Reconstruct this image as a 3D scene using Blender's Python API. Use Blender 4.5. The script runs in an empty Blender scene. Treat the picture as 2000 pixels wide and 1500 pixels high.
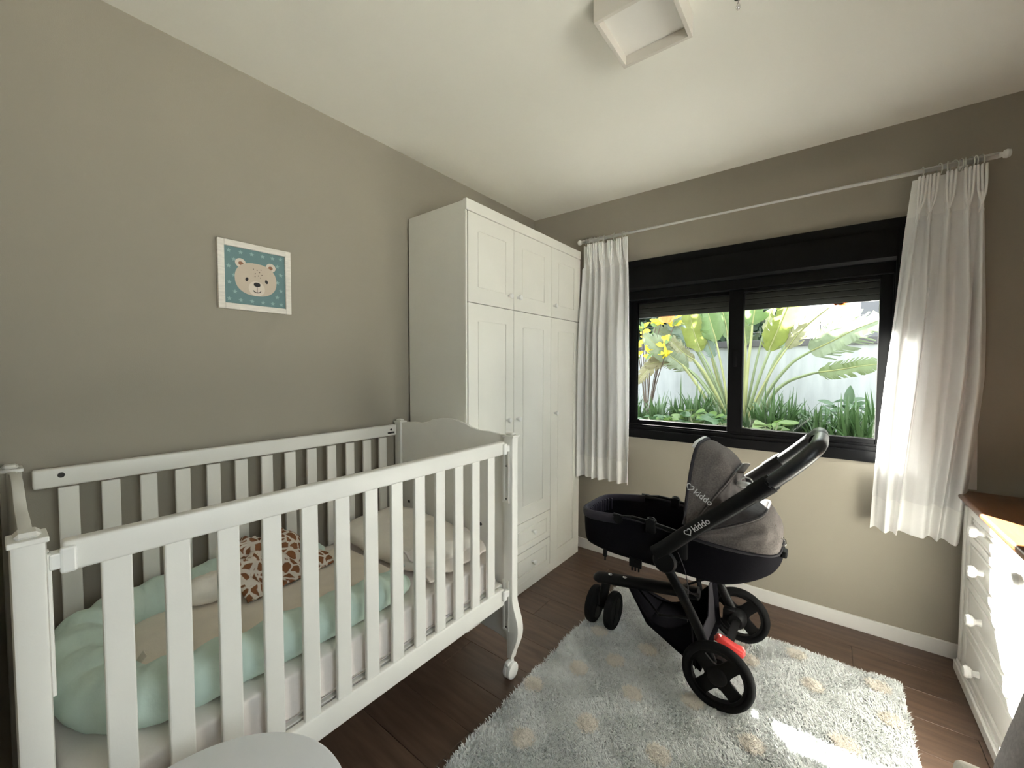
import bpy, bmesh, math, random
import numpy as np
from mathutils import Vector, Matrix, noise
R = math.radians
rnd = random.Random(7)
SC = bpy.context.scene
COL = SC.collection

# ------------------------------------------------------------------ camera, sky, sun, exposure
cam = bpy.data.cameras.new('camera')
cam.sensor_fit = 'HORIZONTAL'; cam.sensor_width = 36.0
cam.lens = 792.46 / 2000 * 36.0
cam.clip_start = 0.02
co = bpy.data.objects.new('camera', cam); COL.objects.link(co)
_yaw, _pit, _rol = R(37.642), R(-2.197), R(0.081)
_f = Vector((-math.sin(_yaw)*math.cos(_pit), math.cos(_yaw)*math.cos(_pit), math.sin(_pit)))
_r = _f.cross(Vector((0, 0, 1))).normalized(); _u = _r.cross(_f)
_r2 = _r*math.cos(_rol) + _u*math.sin(_rol); _u2 = -_r*math.sin(_rol) + _u*math.cos(_rol)
_m = Matrix((_r2, _u2, -_f)).transposed().to_4x4()
_m.translation = (1.9221, -2.7973, 1.3874)
co.matrix_world = _m
SC.camera = co

world = bpy.data.worlds.new('sky'); SC.world = world; world.use_nodes = True
bg = world.node_tree.nodes['Background']
bg.inputs['Color'].default_value = (0.93, 0.97, 1.0, 1)
bg.inputs['Strength'].default_value = 1.0

sun = bpy.data.lights.new('sun', 'SUN'); sun.energy = 29.0; sun.angle = R(0.6); sun.color = (1.0, 0.955, 0.88)
so = bpy.data.objects.new('sun', sun); COL.objects.link(so)
SUN_DIR = Vector((0.78, -1.0, -1.0))
so.rotation_euler = SUN_DIR.to_track_quat('-Z', 'Y').to_euler()
so.location = (-6, 8, 9)

SC.view_settings.view_transform = 'Standard'
SC.view_settings.look = 'None'
SC.view_settings.gamma = 1.0
SC.view_settings.use_curve_mapping = False
SC.view_settings.exposure = 3.0
SC.cycles.use_denoising = True
SC.cycles.max_bounces = 16
SC.cycles.diffuse_bounces = 10
SC.cycles.transparent_max_bounces = 24
SC.cycles.sample_clamp_indirect = 12

# ------------------------------------------------------------------ materials
MATS = {}
def lin(c):
    return tuple(((v/255)/12.92 if v/255 <= 0.04045 else ((v/255+0.055)/1.055)**2.4) for v in c)
def newmat(name):
    m = bpy.data.materials.new(name); m.use_nodes = True
    MATS[name] = m
    nt = m.node_tree; b = nt.nodes['Principled BSDF']
    return m, nt, b
def mat(name, col, rough=0.5, var=0.04, scale=8, bump=0.0, bscale=200, metal=0.0, spec=0.5, coord='Object', sheen=0.0, trans=0.0, stretch=None, objvar=0.0):
    m, nt, b = newmat(name)
    tc = nt.nodes.new('ShaderNodeTexCoord'); vec = tc.outputs[coord]
    if stretch:
        mp = nt.nodes.new('ShaderNodeMapping'); mp.inputs['Scale'].default_value = stretch
        nt.links.new(vec, mp.inputs['Vector']); vec = mp.outputs['Vector']
    n = nt.nodes.new('ShaderNodeTexNoise'); n.inputs['Scale'].default_value = scale; n.inputs['Detail'].default_value = 4
    nt.links.new(vec, n.inputs['Vector'])
    rp = nt.nodes.new('ShaderNodeValToRGB')
    c0 = tuple(max(0, v*(1-var)) for v in col); c1 = tuple(min(1, v*(1+var)) for v in col)
    rp.color_ramp.elements[0].position = 0.3; rp.color_ramp.elements[1].position = 0.7
    rp.color_ramp.elements[0].color = (*c0, 1); rp.color_ramp.elements[1].color = (*c1, 1)
    nt.links.new(n.outputs['Fac'], rp.inputs['Fac'])
    cout = rp.outputs['Color']
    if objvar:
        oi = nt.nodes.new('ShaderNodeObjectInfo')
        mr = nt.nodes.new('ShaderNodeMapRange'); mr.inputs[3].default_value = 1-objvar; mr.inputs[4].default_value = 1+objvar
        nt.links.new(oi.outputs['Random'], mr.inputs[0])
        mx = nt.nodes.new('ShaderNodeVectorMath'); mx.operation = 'SCALE'
        nt.links.new(cout, mx.inputs[0]); nt.links.new(mr.outputs[0], mx.inputs['Scale']); cout = mx.outputs[0]
    nt.links.new(cout, b.inputs['Base Color'])
    b.inputs['Roughness'].default_value = rough; b.inputs['Metallic'].default_value = metal
    b.inputs['Specular IOR Level'].default_value = spec
    if sheen: b.inputs['Sheen Weight'].default_value = sheen
    if bump:
        n2 = nt.nodes.new('ShaderNodeTexNoise'); n2.inputs['Scale'].default_value = bscale; n2.inputs['Detail'].default_value = 3
        nt.links.new(vec, n2.inputs['Vector'])
        bp = nt.nodes.new('ShaderNodeBump'); bp.inputs['Strength'].default_value = bump; bp.inputs['Distance'].default_value = 0.002
        nt.links.new(n2.outputs['Fac'], bp.inputs['Height']); nt.links.new(bp.outputs['Normal'], b.inputs['Normal'])
    if trans:
        t = nt.nodes.new('ShaderNodeBsdfTranslucent'); nt.links.new(cout, t.inputs['Color'])
        mix = nt.nodes.new('ShaderNodeMixShader'); mix.inputs[0].default_value = trans
        out = nt.nodes['Material Output']
        nt.links.new(b.outputs[0], mix.inputs[1]); nt.links.new(t.outputs[0], mix.inputs[2]); nt.links.new(mix.outputs[0], out.inputs['Surface'])
    return m
M_wall = mat('taupe_paint', (0.362, 0.333, 0.276), 0.85, 0.02, 1.5, 0.15, 350, spec=0.2)
M_ceil = mat('ceiling_paint', (0.88, 0.865, 0.80), 0.9, 0.015, 2, 0.1, 300, spec=0.2)
M_base = mat('white_baseboard', (0.80, 0.79, 0.77), 0.4, 0.015, 6)
M_ward = mat('white_lacquer', (0.80, 0.79, 0.73), 0.42, 0.015, 5, 0.05, 500)
M_gap = mat('dark_gap', (0.10, 0.09, 0.075), 0.8)
M_crib = mat('crib_paint', (0.80, 0.79, 0.75), 0.38, 0.02, 9, 0.06, 250)
M_knob = mat('white_knob', (0.82, 0.82, 0.80), 0.3, 0.01)
M_black = mat('black_aluminium', (0.004, 0.0042, 0.005), 0.45, 0.1, 20, spec=0.13)
M_shut = mat('shutter_slat', (0.028, 0.027, 0.025), 0.55, 0.05, spec=0.12)
M_cream = mat('cream_fabric', (0.74, 0.68, 0.60), 0.9, 0.05, 14, 0.3, 260, spec=0.2)
M_sheet = mat('white_sheet', (0.78, 0.73, 0.70), 0.9, 0.04, 10, 0.35, 60, spec=0.2)
M_pillow = mat('pillow_cloth', (0.80, 0.76, 0.70), 0.9, 0.03, 10, 0.3, 80, spec=0.2)
M_mint = mat('mint_cotton', (0.57, 0.70, 0.64), 0.85, 0.04, 12, 0.3, 90, spec=0.2)
M_curt = mat('sheer_white_cloth', (0.89, 0.885, 0.885), 0.9, 0.01, 30, 0.1, 700, spec=0.1, trans=0.24)
M_hem = mat('doubled_white_cloth', (0.96, 0.955, 0.945), 0.9, 0.01, 30, 0.1, 700, spec=0.1, trans=0.14)
M_rod = mat('white_rod', (0.80, 0.80, 0.78), 0.35, 0.01)
M_ring = mat('ring_plastic', (0.62, 0.64, 0.58), 0.3, 0.02)
M_frame = mat('whitewashed_frame', (0.84, 0.80, 0.73), 0.7, 0.08, 30, 0.2, 120, stretch=(1, 1, 6))
M_teal = mat('teal_print', (0.155, 0.265, 0.275), 0.7, 0.03)
M_star = mat('star_print', (0.30, 0.45, 0.46), 0.7, 0.03)
M_bear = mat('beige_print', (0.62, 0.53, 0.43), 0.7, 0.02)
M_bear2 = mat('light_print', (0.74, 0.66, 0.57), 0.7, 0.02)
M_ear = mat('brown_print', (0.33, 0.16, 0.09), 0.7, 0.03)
M_dark = mat('dark_print', (0.02, 0.017, 0.017), 0.6, 0.02)
M_fleck = mat('fleck_print', (0.16, 0.12, 0.10), 0.7, 0.02)
M_strm = mat('stroller_black_metal', (0.004, 0.004, 0.0045), 0.42, 0.05, spec=0.18)
M_strp = mat('stroller_black_plastic', (0.005, 0.005, 0.0055), 0.5, 0.05, 30, spec=0.15)
M_tyre = mat('black_rubber', (0.008, 0.008, 0.0085), 0.8, 0.1, 30, 0.2, 200, spec=0.12)
M_strf = mat('black_stroller_cloth', (0.0045, 0.004, 0.006), 0.9, 0.1, 60, 0.3, 300, spec=0.08)
M_strl = mat('dark_mesh_cloth', (0.03, 0.028, 0.033), 0.8, 0.12, 40, 0.3, 300, spec=0.2)
M_purp = mat('quilted_lining', (0.02, 0.017, 0.03), 0.8, 0.1, 40, 0.2, 200)
M_hood = mat('grey_brown_melange', (0.135, 0.119, 0.113), 0.9, 0.24, 160, 0.4, 500, spec=0.15)
M_hood2 = mat('hood_window_cloth', (0.055, 0.048, 0.048), 0.7, 0.2, 60, 0.3, 200, spec=0.3)
M_print = mat('silver_print', (0.62, 0.62, 0.62), 0.5, 0.02)
M_red = mat('red_pedal', (0.62, 0.045, 0.04), 0.4, 0.05)
M_grip = mat('leatherette_grip', (0.012, 0.014, 0.017), 0.38, 0.1, 50, 0.2, 200)
M_chrome = mat('chrome', (0.75, 0.75, 0.75), 0.15, 0.01, metal=1.0)
M_dress = mat('dresser_paint', (0.80, 0.79, 0.76), 0.38, 0.02, 8, 0.05, 200)
M_wood = mat('honey_wood', (0.135, 0.052, 0.017), 0.33, 0.25, 5, 0.1, 60, stretch=(9, 0.8, 9))
M_chair = mat('grey_chair_cloth', (0.42, 0.39, 0.40), 0.95, 0.12, 120, 0.4, 300, spec=0.1)
M_chairs = mat('beige_seat_cloth', (0.60, 0.56, 0.50), 0.95, 0.06, 80, 0.3, 300, spec=0.1)
M_table = mat('white_table_lacquer', (0.76, 0.77, 0.80), 0.3, 0.015, 6)
M_scr = mat('scratch_mark', (0.05, 0.05, 0.05), 0.8)
M_lampf = mat('lamp_frame_paint', (0.70, 0.66, 0.60), 0.5, 0.03, 8)
M_lampd = mat('lamp_diffuser', (0.82, 0.80, 0.76), 0.5, 0.01)
M_floorw = mat('walnut_laminate', (0.105, 0.064, 0.044), 0.42, 0.34, 3.0, 0.08, 60, stretch=(1.2, 11, 1), objvar=0.14)
M_joint = mat('floor_joint', (0.03, 0.018, 0.012), 0.8)
M_rug = mat('rug_backing', (0.60, 0.61, 0.60), 1.0, 0.06, 60, spec=0.05)
M_pile = mat('rug_pile', (0.70, 0.715, 0.71), 1.0, 0.10, 45, spec=0.05)
M_dot = mat('cream_rug_dot', (0.77, 0.725, 0.66), 1.0, 0.08, 80, spec=0.05)
M_fac = mat('low_bounce_facade', (0.10, 0.10, 0.10), 0.9, 0.05, 4, 0.3, 80)
M_gwall = mat('white_garden_wall', (0.27, 0.29, 0.295), 0.9, 0.10, 2.5, 0.5, 60, stretch=(6, 1, 1))
M_bounce = mat('pale_bounce_slab', (0.32, 0.315, 0.305), 0.9, 0.08, 3)
M_cop = mat('grey_coping', (0.055, 0.053, 0.058), 0.8, 0.08, 8)
M_soil = mat('garden_soil', (0.05, 0.04, 0.025), 1.0, 0.3, 10, 0.5, 40)
def leafmat(name, c, trans=0.32):
    return mat(name, c, 0.4, 0.18, 12, 0.1, 60, trans=trans)
LM = dict(mid=leafmat('mid_green_leaf', (0.10, 0.165, 0.06)), bright=leafmat('yellow_green_leaf', (0.15, 0.185, 0.045)),
          pale=leafmat('pale_leaf', (0.20, 0.205, 0.12)), gray=leafmat('grey_green_leaf', (0.16, 0.20, 0.125)),
          dark=leafmat('dark_green_leaf', (0.11, 0.15, 0.06)), blue=leafmat('blue_green_leaf', (0.16, 0.22, 0.18)),
          olive=leafmat('olive_leaf', (0.18, 0.17, 0.09)))
M_stalk = mat('leaf_stalk', (0.14, 0.18, 0.09), 0.5, 0.15, 6)
M_stalk2 = mat('yellow_stalk', (0.20, 0.22, 0.09), 0.5, 0.15, 6)
M_strap = leafmat('strap_leaf', (0.05, 0.10, 0.035), 0.25)
M_broad = leafmat('glossy_broad_leaf', (0.04, 0.09, 0.035), 0.3)
M_broad2 = leafmat('lime_broad_leaf', (0.10, 0.17, 0.045), 0.4)
M_yel = leafmat('yellow_croton_leaf', (0.62, 0.50, 0.03), 0.45)
M_orange = leafmat('orange_bract', (0.75, 0.22, 0.05), 0.4)
M_tree = leafmat('dark_tree_leaf', (0.025, 0.05, 0.028), 0.2)
M_bark = mat('bark', (0.08, 0.06, 0.045), 0.9, 0.3, 20, 0.5, 40)
M_bld = mat('grey_building', (0.085, 0.088, 0.10), 0.8, 0.05, 2)
M_log = mat('split_log', (0.30, 0.26, 0.20), 0.9, 0.4, 4, 0.4, 30, stretch=(30, 3, 3))
M_wire = mat('fence_wire', (0.45, 0.45, 0.45), 0.4, 0.02, metal=0.6)

# giraffe print: brown patches split by white lines (flat print on cloth)
m, nt, b = newmat('giraffe_print')
tc = nt.nodes.new('ShaderNodeTexCoord')
nz = nt.nodes.new('ShaderNodeTexNoise'); nz.inputs['Scale'].default_value = 14
ad = nt.nodes.new('ShaderNodeMixRGB'); ad.inputs[0].default_value = 0.04
nt.links.new(tc.outputs['Object'], nz.inputs['Vector'])
nt.links.new(tc.outputs['Object'], ad.inputs[1]); nt.links.new(nz.outputs['Color'], ad.inputs[2])
vo = nt.nodes.new('ShaderNodeTexVoronoi'); vo.feature = 'DISTANCE_TO_EDGE'; vo.inputs['Scale'].default_value = 30
nt.links.new(ad.outputs[0], vo.inputs['Vector'])
rp = nt.nodes.new('ShaderNodeValToRGB'); rp.color_ramp.elements[0].position = 0.09; rp.color_ramp.elements[1].position = 0.13
rp.color_ramp.elements[0].color = (0.70, 0.64, 0.58, 1); rp.color_ramp.elements[1].color = (0.24, 0.105, 0.05, 1)
nt.links.new(vo.outputs['Distance'], rp.inputs['Fac']); nt.links.new(rp.outputs['Color'], b.inputs['Base Color'])
b.inputs['Roughness'].default_value = 0.95; b.inputs['Specular IOR Level'].default_value = 0.1
M_gir = m

# window glass: a thin clear pane
m, nt, b = newmat('window_glass')
tr = nt.nodes.new('ShaderNodeBsdfTransparent'); tr.inputs['Color'].default_value = (0.95, 0.97, 0.96, 1)
gl = nt.nodes.new('ShaderNodeBsdfGlossy'); gl.inputs['Roughness'].default_value = 0.02
fr = nt.nodes.new('ShaderNodeFresnel'); fr.inputs['IOR'].default_value = 1.25
mx = nt.nodes.new('ShaderNodeMixShader')
nt.links.new(fr.outputs[0], mx.inputs[0]); nt.links.new(tr.outputs[0], mx.inputs[1]); nt.links.new(gl.outputs[0], mx.inputs[2])
nt.links.new(mx.outputs[0], nt.nodes['Material Output'].inputs['Surface'])
M_glass = m

# ------------------------------------------------------------------ mesh helpers (world coordinates)
def NB(): return bmesh.new()
def _merge(bm, t):
    me = bpy.data.meshes.new('tmp'); t.to_mesh(me); t.free(); bm.from_mesh(me); bpy.data.meshes.remove(me)
def box(bm, lo, hi, bev=0.0, seg=2, rot=None, piv=None):
    t = bmesh.new(); bmesh.ops.create_cube(t, size=1)
    lo = Vector(lo); hi = Vector(hi); c = (lo+hi)/2; s = hi-lo
    for v in t.verts: v.co = Vector((v.co.x*s.x, v.co.y*s.y, v.co.z*s.z)) + c
    if bev > 0:
        bmesh.ops.bevel(t, geom=t.edges[:], offset=min(bev, min(abs(s.x), abs(s.y), abs(s.z))*0.49), segments=seg, profile=0.5, affect='EDGES')
    if rot is not None:
        p = Vector(piv) if piv is not None else c
        bmesh.ops.transform(t, matrix=Matrix.Translation(p) @ rot.to_4x4() @ Matrix.Translation(-p), verts=t.verts)
    _merge(bm, t); return bm
def basis(d):
    d = Vector(d).normalized(); a = Vector((0, 0, 1)) if abs(d.z) < 0.95 else Vector((1, 0, 0))
    x = d.cross(a).normalized(); y = x.cross(d).normalized(); return x, y
def cyl(bm, p0, p1, r0, r1=None, seg=20):
    return tube(bm, [p0, p1], [r0, r0 if r1 is None else r1], seg)
def tube(bm, pts, rad, seg=12, closed=False, flat=None, up=None, cap=True):
    pts = [Vector(p) for p in pts]; n = len(pts)
    if not hasattr(rad, '__len__'): rad = [rad]*n
    rings = []
    prevx = None
    for i, p in enumerate(pts):
        if closed: d = pts[(i+1) % n]-pts[i-1]
        else: d = pts[min(i+1, n-1)]-pts[max(i-1, 0)]
        d.normalize()
        if up is not None:
            y = Vector(up); y = (y-d*y.dot(d)).normalized(); x = d.cross(y).normalized()
        elif prevx is None: x, y = basis(d)
        else:
            x = (prevx-d*prevx.dot(d)).normalized(); y = d.cross(x).normalized()
        prevx = x
        a, b_ = (flat if flat else (1, 1))
        rings.append([bm.verts.new(p + (x*math.cos(t)*a + y*math.sin(t)*b_)*rad[i]) for t in [2*math.pi*k/seg for k in range(seg)]])
    m_ = n if closed else n-1
    for i in range(m_):
        A = rings[i]; B = rings[(i+1) % n]
        for k in range(seg): bm.faces.new((A[k], A[(k+1) % seg], B[(k+1) % seg], B[k]))
    if cap and not closed:
        bm.faces.new(rings[0][::-1]); bm.faces.new(rings[-1])
    return bm
def smooth_path(pts, n=8):
    P = [Vector(p) for p in pts]; out = []
    for i in range(len(P)-1):
        p0 = P[max(i-1, 0)]; p1 = P[i]; p2 = P[i+1]; p3 = P[min(i+2, len(P)-1)]
        for k in range(n):
            t = k/n; out.append(0.5*((2*p1)+(p2-p0)*t+(2*p0-5*p1+4*p2-p3)*t*t+(3*p1-p0-3*p2+p3)*t**3))
    out.append(P[-1]); return out
def lathe(bm, prof, c, axis, seg=24):
    """prof: list of (radius, along)."""
    ax = Vector(axis).normalized(); x, y = basis(ax); c = Vector(c); rings = []
    for r, h in prof:
        if r < 1e-5: rings.append([bm.verts.new(c+ax*h)])
        else: rings.append([bm.verts.new(c+ax*h+(x*math.cos(2*math.pi*k/seg)+y*math.sin(2*math.pi*k/seg))*r) for k in range(seg)])
    for A, B in zip(rings, rings[1:]):
        for k in range(seg):
            k2 = (k+1) % seg
            if len(A) == 1 and len(B) == 1: continue
            if len(A) == 1: bm.faces.new((A[0], B[k2], B[k]))
            elif len(B) == 1: bm.faces.new((A[k], A[k2], B[0]))
            else: bm.faces.new((A[k], A[k2], B[k2], B[k]))
    if len(rings[0]) > 1: bm.faces.new(rings[0][::-1])
    if len(rings[-1]) > 1: bm.faces.new(rings[-1])
    return bm
def prism(bm, outline, o, ux, uy, depth, bev=0.0):
    """outline 2D in plane (o, ux, uy), extruded along ux x uy by depth."""
    o = Vector(o); ux = Vector(ux); uy = Vector(uy); n = ux.cross(uy).normalized()
    t = bmesh.new()
    A = [t.verts.new(o+ux*a+uy*b_) for a, b_ in outline]
    B = [t.verts.new(o+ux*a+uy*b_+n*depth) for a, b_ in outline]
    t.faces.new(A[::-1]); t.faces.new(B); k = len(A); es = []
    for i in range(k): t.faces.new((A[i], A[(i+1) % k], B[(i+1) % k], B[i]))
    bmesh.ops.recalc_face_normals(t, faces=t.faces[:])
    if bev:
        S = set(A); S2 = set(B)
        es = [e for e in t.edges if (e.verts[0] in S and e.verts[1] in S) or (e.verts[0] in S2 and e.verts[1] in S2)]
        bmesh.ops.bevel(t, geom=es, offset=bev, segments=2, profile=0.5, affect='EDGES')
    _merge(bm, t); return bm
def grid(bm, fn, nu, nv, wrapu=False):
    V = [[bm.verts.new(fn(i/(nu if wrapu else nu-1), j/(nv-1))) for i in range(nu)] for j in range(nv)]
    for j in range(nv-1):
        for i in range(nu if wrapu else nu-1):
            i2 = (i+1) % nu
            bm.faces.new((V[j][i], V[j][i2], V[j+1][i2], V[j+1][i]))
    return V
def blob(bm, c, s, e1=0.6, e2=0.6, amp=0.0, freq=8, nu=48, nv=28, rz=0.0, seed=0.0, amp2=0.0):
    c = Vector(c); rm = Matrix.Rotation(rz, 3, 'Z')
    def pw(v, e): return math.copysign(abs(v)**e, v)
    def f(u, v):
        th = u*2*math.pi; ph = (v-0.5)*math.pi*0.998
        p = Vector((s[0]*pw(math.cos(ph), e1)*pw(math.cos(th), e2), s[1]*pw(math.cos(ph), e1)*pw(math.sin(th), e2), s[2]*pw(math.sin(ph), e1)))
        if amp:
            q = p*freq + Vector((seed, seed*1.7, -seed))
            k = noise.noise(q)*amp + noise.noise(q*2.3)*amp*0.4
            if amp2: k += amp2*(1-abs(noise.noise(Vector((q.x*1.7, q.y*0.7, q.z))))*3)
            p = p + p.normalized()*k
        return c + rm @ p
    V = grid(bm, f, nu, nv, True)
    bm.faces.new(V[0][::-1]); bm.faces.new(V[-1])
    return bm

W = {}
def link(o, parent, origin):
    COL.objects.link(o); W[o] = Vector(origin)
    if parent is not None:
        o.parent = parent; o.location = Vector(origin)-W[parent]
    else: o.location = origin
    return o
def obj(name, bm, m, parent=None, smooth=False, origin=None, angle=35):
    me = bpy.data.meshes.new(name)
    bmesh.ops.recalc_face_normals(bm, faces=bm.faces[:])
    bm.to_mesh(me); bm.free()
    n = len(me.vertices); a = np.empty(n*3, dtype=np.float64); me.vertices.foreach_get('co', a); a = a.reshape(-1, 3)
    if origin is None:
        lo, hi = a.min(0), a.max(0); origin = Vector(((lo[0]+hi[0])/2, (lo[1]+hi[1])/2, lo[2] if parent is None else (lo[2]+hi[2])/2))
    a -= np.array(origin); me.vertices.foreach_set('co', a.ravel())
    if smooth:
        me.polygons.foreach_set('use_smooth', [True]*len(me.polygons))
        try: me.set_sharp_from_angle(angle=R(angle))
        except Exception: pass
    me.materials.append(m); me.update()
    o = bpy.data.objects.new(name, me)
    return link(o, parent, origin)
def copy_at(src, parent, origin, rot=None):
    o = src.copy(); link(o, parent, origin)
    if rot is not None: o.rotation_euler = rot
    return o
def tag(o, label, cat, group=None, kind=None):
    o['label'] = label; o['category'] = cat
    if group: o['group'] = group
    if kind: o['kind'] = kind
    return o
def thing(name, loc, label, cat, group=None):
    o = bpy.data.objects.new(name, None); o.empty_display_size = 0.05
    link(o, None, loc); return tag(o, label, cat, group)
def struct(o, label, cat): return tag(o, label, cat, kind='structure')

# ------------------------------------------------------------------ the room
H = 2.6; XR = 2.93; YB = -2.90; YH = -4.1
# floor with planks
b = NB(); box(b, (-0.1, YH, -0.06), (XR+0.1, 0.15, -0.006))
floor = struct(obj('floor', b, M_joint, origin=(0, 0, 0)), 'dark walnut laminate floor under the rug and crib', 'floor')
PW = 0.19; PL = 1.29
pm = {}
y = 0.0; row = 0
while y > YH:
    y0 = max(y-PW, YH)
    x = -0.05 - (row*0.47) % PL
    while x < XR:
        xa = max(x, -0.02); xb = min(x+PL, XR+0.02)
        if xb-xa > 0.02:
            key = (round(xb-xa, 2), round(y-y0, 2))
            if key not in pm:
                bb = NB(); box(bb, (-(xb-xa)/2+0.0006, -(y-y0)/2+0.0006, -0.008), ((xb-xa)/2-0.0006, (y-y0)/2-0.0006, 0.0), 0.0012, 1)
                o = obj('plank', bb, M_floorw, floor, origin=(0, 0, 0)); pm[key] = o
                o.location = ((xa+xb)/2, (y+y0)/2, 0); W[o] = Vector(o.location)
            else: copy_at(pm[key], floor, ((xa+xb)/2, (y+y0)/2, 0))
        x += PL
    y -= PW; row += 1
b = NB(); box(b, (-0.1, YH-0.1, H), (XR+0.1, 0.15, H+0.1)); struct(obj('ceiling', b, M_ceil), 'smooth off white ceiling', 'ceiling')
b = NB(); box(b, (-0.12, YH, 0), (0, 0.15, H)); struct(obj('wall_left', b, M_wall), 'taupe painted wall behind the crib', 'wall')
SY0, SY1, SZ0, SZ1 = -2.78, -1.78, 0.95, 2.15  # opening for the added fill window
b = NB(); box(b, (XR, YH, 0), (XR+0.12, 0.15, SZ0)); box(b, (XR, YH, SZ1), (XR+0.12, 0.15, H)); box(b, (XR, YH, SZ0), (XR+0.12, SY0, SZ1)); box(b, (XR, SY1, SZ0), (XR+0.12, 0.15, SZ1)); struct(obj('wall_right', b, M_wall), 'taupe painted wall behind the dresser', 'wall')
WX0, WX1, WZ0, WZ1 = 0.79, 2.20, 0.955, 2.10
b = NB()
box(b, (0, 0, 0), (XR, 0.15, WZ0)); box(b, (0, 0, WZ1), (XR, 0.15, H))
box(b, (0, 0, WZ0), (WX0, 0.15, WZ1)); box(b, (WX1, 0, WZ0), (XR, 0.15, WZ1))
struct(obj('wall_window', b, M_wall), 'taupe painted wall around the black window', 'wall')
b = NB(); box(b, (-0.12, 0.15, 0.0), (WX0, 0.165, 2.75)); box(b, (WX1, 0.15, 0.0), (XR+0.12, 0.165, 2.75)); box(b, (WX0, 0.15, 0.0), (WX1, 0.165, WZ0)); box(b, (WX0, 0.15, WZ1), (WX1, 0.165, 2.75))
struct(obj('wall_facade', b, M_fac), 'unseen outside face of the window wall darkened to cut bounce', 'wall')  # unseen skin added dark to limit sun bounce onto the garden wall
b = NB(); DX0, DX1 = 1.42, 2.42
box(b, (0, YB-0.12, 0), (DX0, YB, H)); box(b, (DX1, YB-0.12, 0), (XR, YB, H)); box(b, (DX0, YB-0.12, 2.12), (DX1, YB, H))
struct(obj('wall_back', b, M_wall), 'taupe wall with doorway behind the viewer', 'wall')
b = NB(); box(b, (-0.1, YH-0.1, 0), (XR+0.1, YH, H)); struct(obj('wall_hall', b, M_wall), 'taupe hallway wall beyond the doorway', 'wall')
fill_win = thing('fill_window', (XR+0.06, (SY0+SY1)/2, SZ0), 'added unseen window in the side wall giving fill light', 'window'); fill_win['kind'] = 'structure'  # unseen window added to brighten the room from the right
b = NB(); f_ = 0.045
box(b, (XR+0.03, SY0, SZ0), (XR+0.09, SY1, SZ0+f_)); box(b, (XR+0.03, SY0, SZ1-f_), (XR+0.09, SY1, SZ1)); box(b, (XR+0.03, SY0, SZ0+f_), (XR+0.09, SY0+f_, SZ1-f_)); box(b, (XR+0.03, SY1-f_, SZ0+f_), (XR+0.09, SY1, SZ1-f_))
obj('frame', b, M_base, fill_win)
b = NB(); box(b, (XR+0.058, SY0+f_, SZ0+f_), (XR+0.062, SY1-f_, SZ1-f_)); obj('pane', b, M_glass, fill_win)
b = NB(); box(b, (0.0, -0.014, 0), (XR, 0, 0.075), 0.003); struct(obj('baseboard_window', b, M_base), 'white baseboard along the window wall', 'baseboard')
b = NB(); box(b, (0.0, YB, 0), (0.014, -0.016, 0.075), 0.003); struct(obj('baseboard_left', b, M_base), 'white baseboard along the wall behind the crib', 'baseboard')
b = NB(); box(b, (XR-0.014, YB, 0), (XR, -0.016, 0.075), 0.003); struct(obj('baseboard_right', b, M_base), 'white baseboard along the wall behind the dresser', 'baseboard')
b = NB()
for xx in (DX0-0.06, DX1): box(b, (xx, YB, 0.0), (xx+0.06, YB+0.015, 2.18), 0.003)
box(b, (DX0, YB, 2.12), (DX1, YB+0.015, 2.18), 0.003)
struct(obj('trim_1', b, M_base), 'white doorway casing behind the viewer', 'trim')

# ------------------------------------------------------------------ window
win = thing('window_1', (1.49, 0.0, 0.904), 'black aluminium sliding window with roller shutter box', 'window'); win['kind'] = 'structure'
CX0, CX1 = 0.775, 2.275
b = NB()   # outer casing on the wall face
box(b, (CX0, -0.018, 0.904), (CX1, 0.0, 0.962), 0.003); box(b, (CX0, -0.018, 2.085), (CX1, 0.0, 2.138), 0.003)
box(b, (CX0, -0.018, 0.96), (0.80, 0.0, 2.09), 0.003); box(b, (2.19, -0.018, 0.96), (CX1, 0.0, 2.09), 0.003)
box(b, (WX0, 0.0, WZ0), (0.805, 0.15, WZ1)); box(b, (2.185, 0.0, WZ0), (WX1, 0.15, WZ1)); box(b, (0.80, 0.0, WZ0), (2.19, 0.15, 0.972))
obj('casing', b, M_black, win)
b = NB()   # shutter box, bulging into the room
prof = [(0.02, 2.086), (-0.02, 2.086), (-0.036, 2.06), (-0.040, 1.975), (-0.034, 1.945), (-0.018, 1.930), (0.02, 1.925)]
prism(b, prof, (0.80, 0, 0), (0, 1, 0), (0, 0, 1), 1.39, 0.0); obj('shutter_box', b, M_black, win, True)
b = NB(); box(b, (0.80, 0.0, 1.87), (2.19, 0.12, 1.93), 0.004); obj('head_rail', b, M_black, win)
b = NB(); box(b, (0.80, 0.0, 0.97), (2.19, 0.12, 0.985), 0.002); box(b, (0.80, 0.012, 0.985), (2.19, 0.018, 0.996)); box(b, (0.80, 0.05, 0.985), (2.19, 0.056, 0.996)); obj('sill_track', b, M_black, win)
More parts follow.
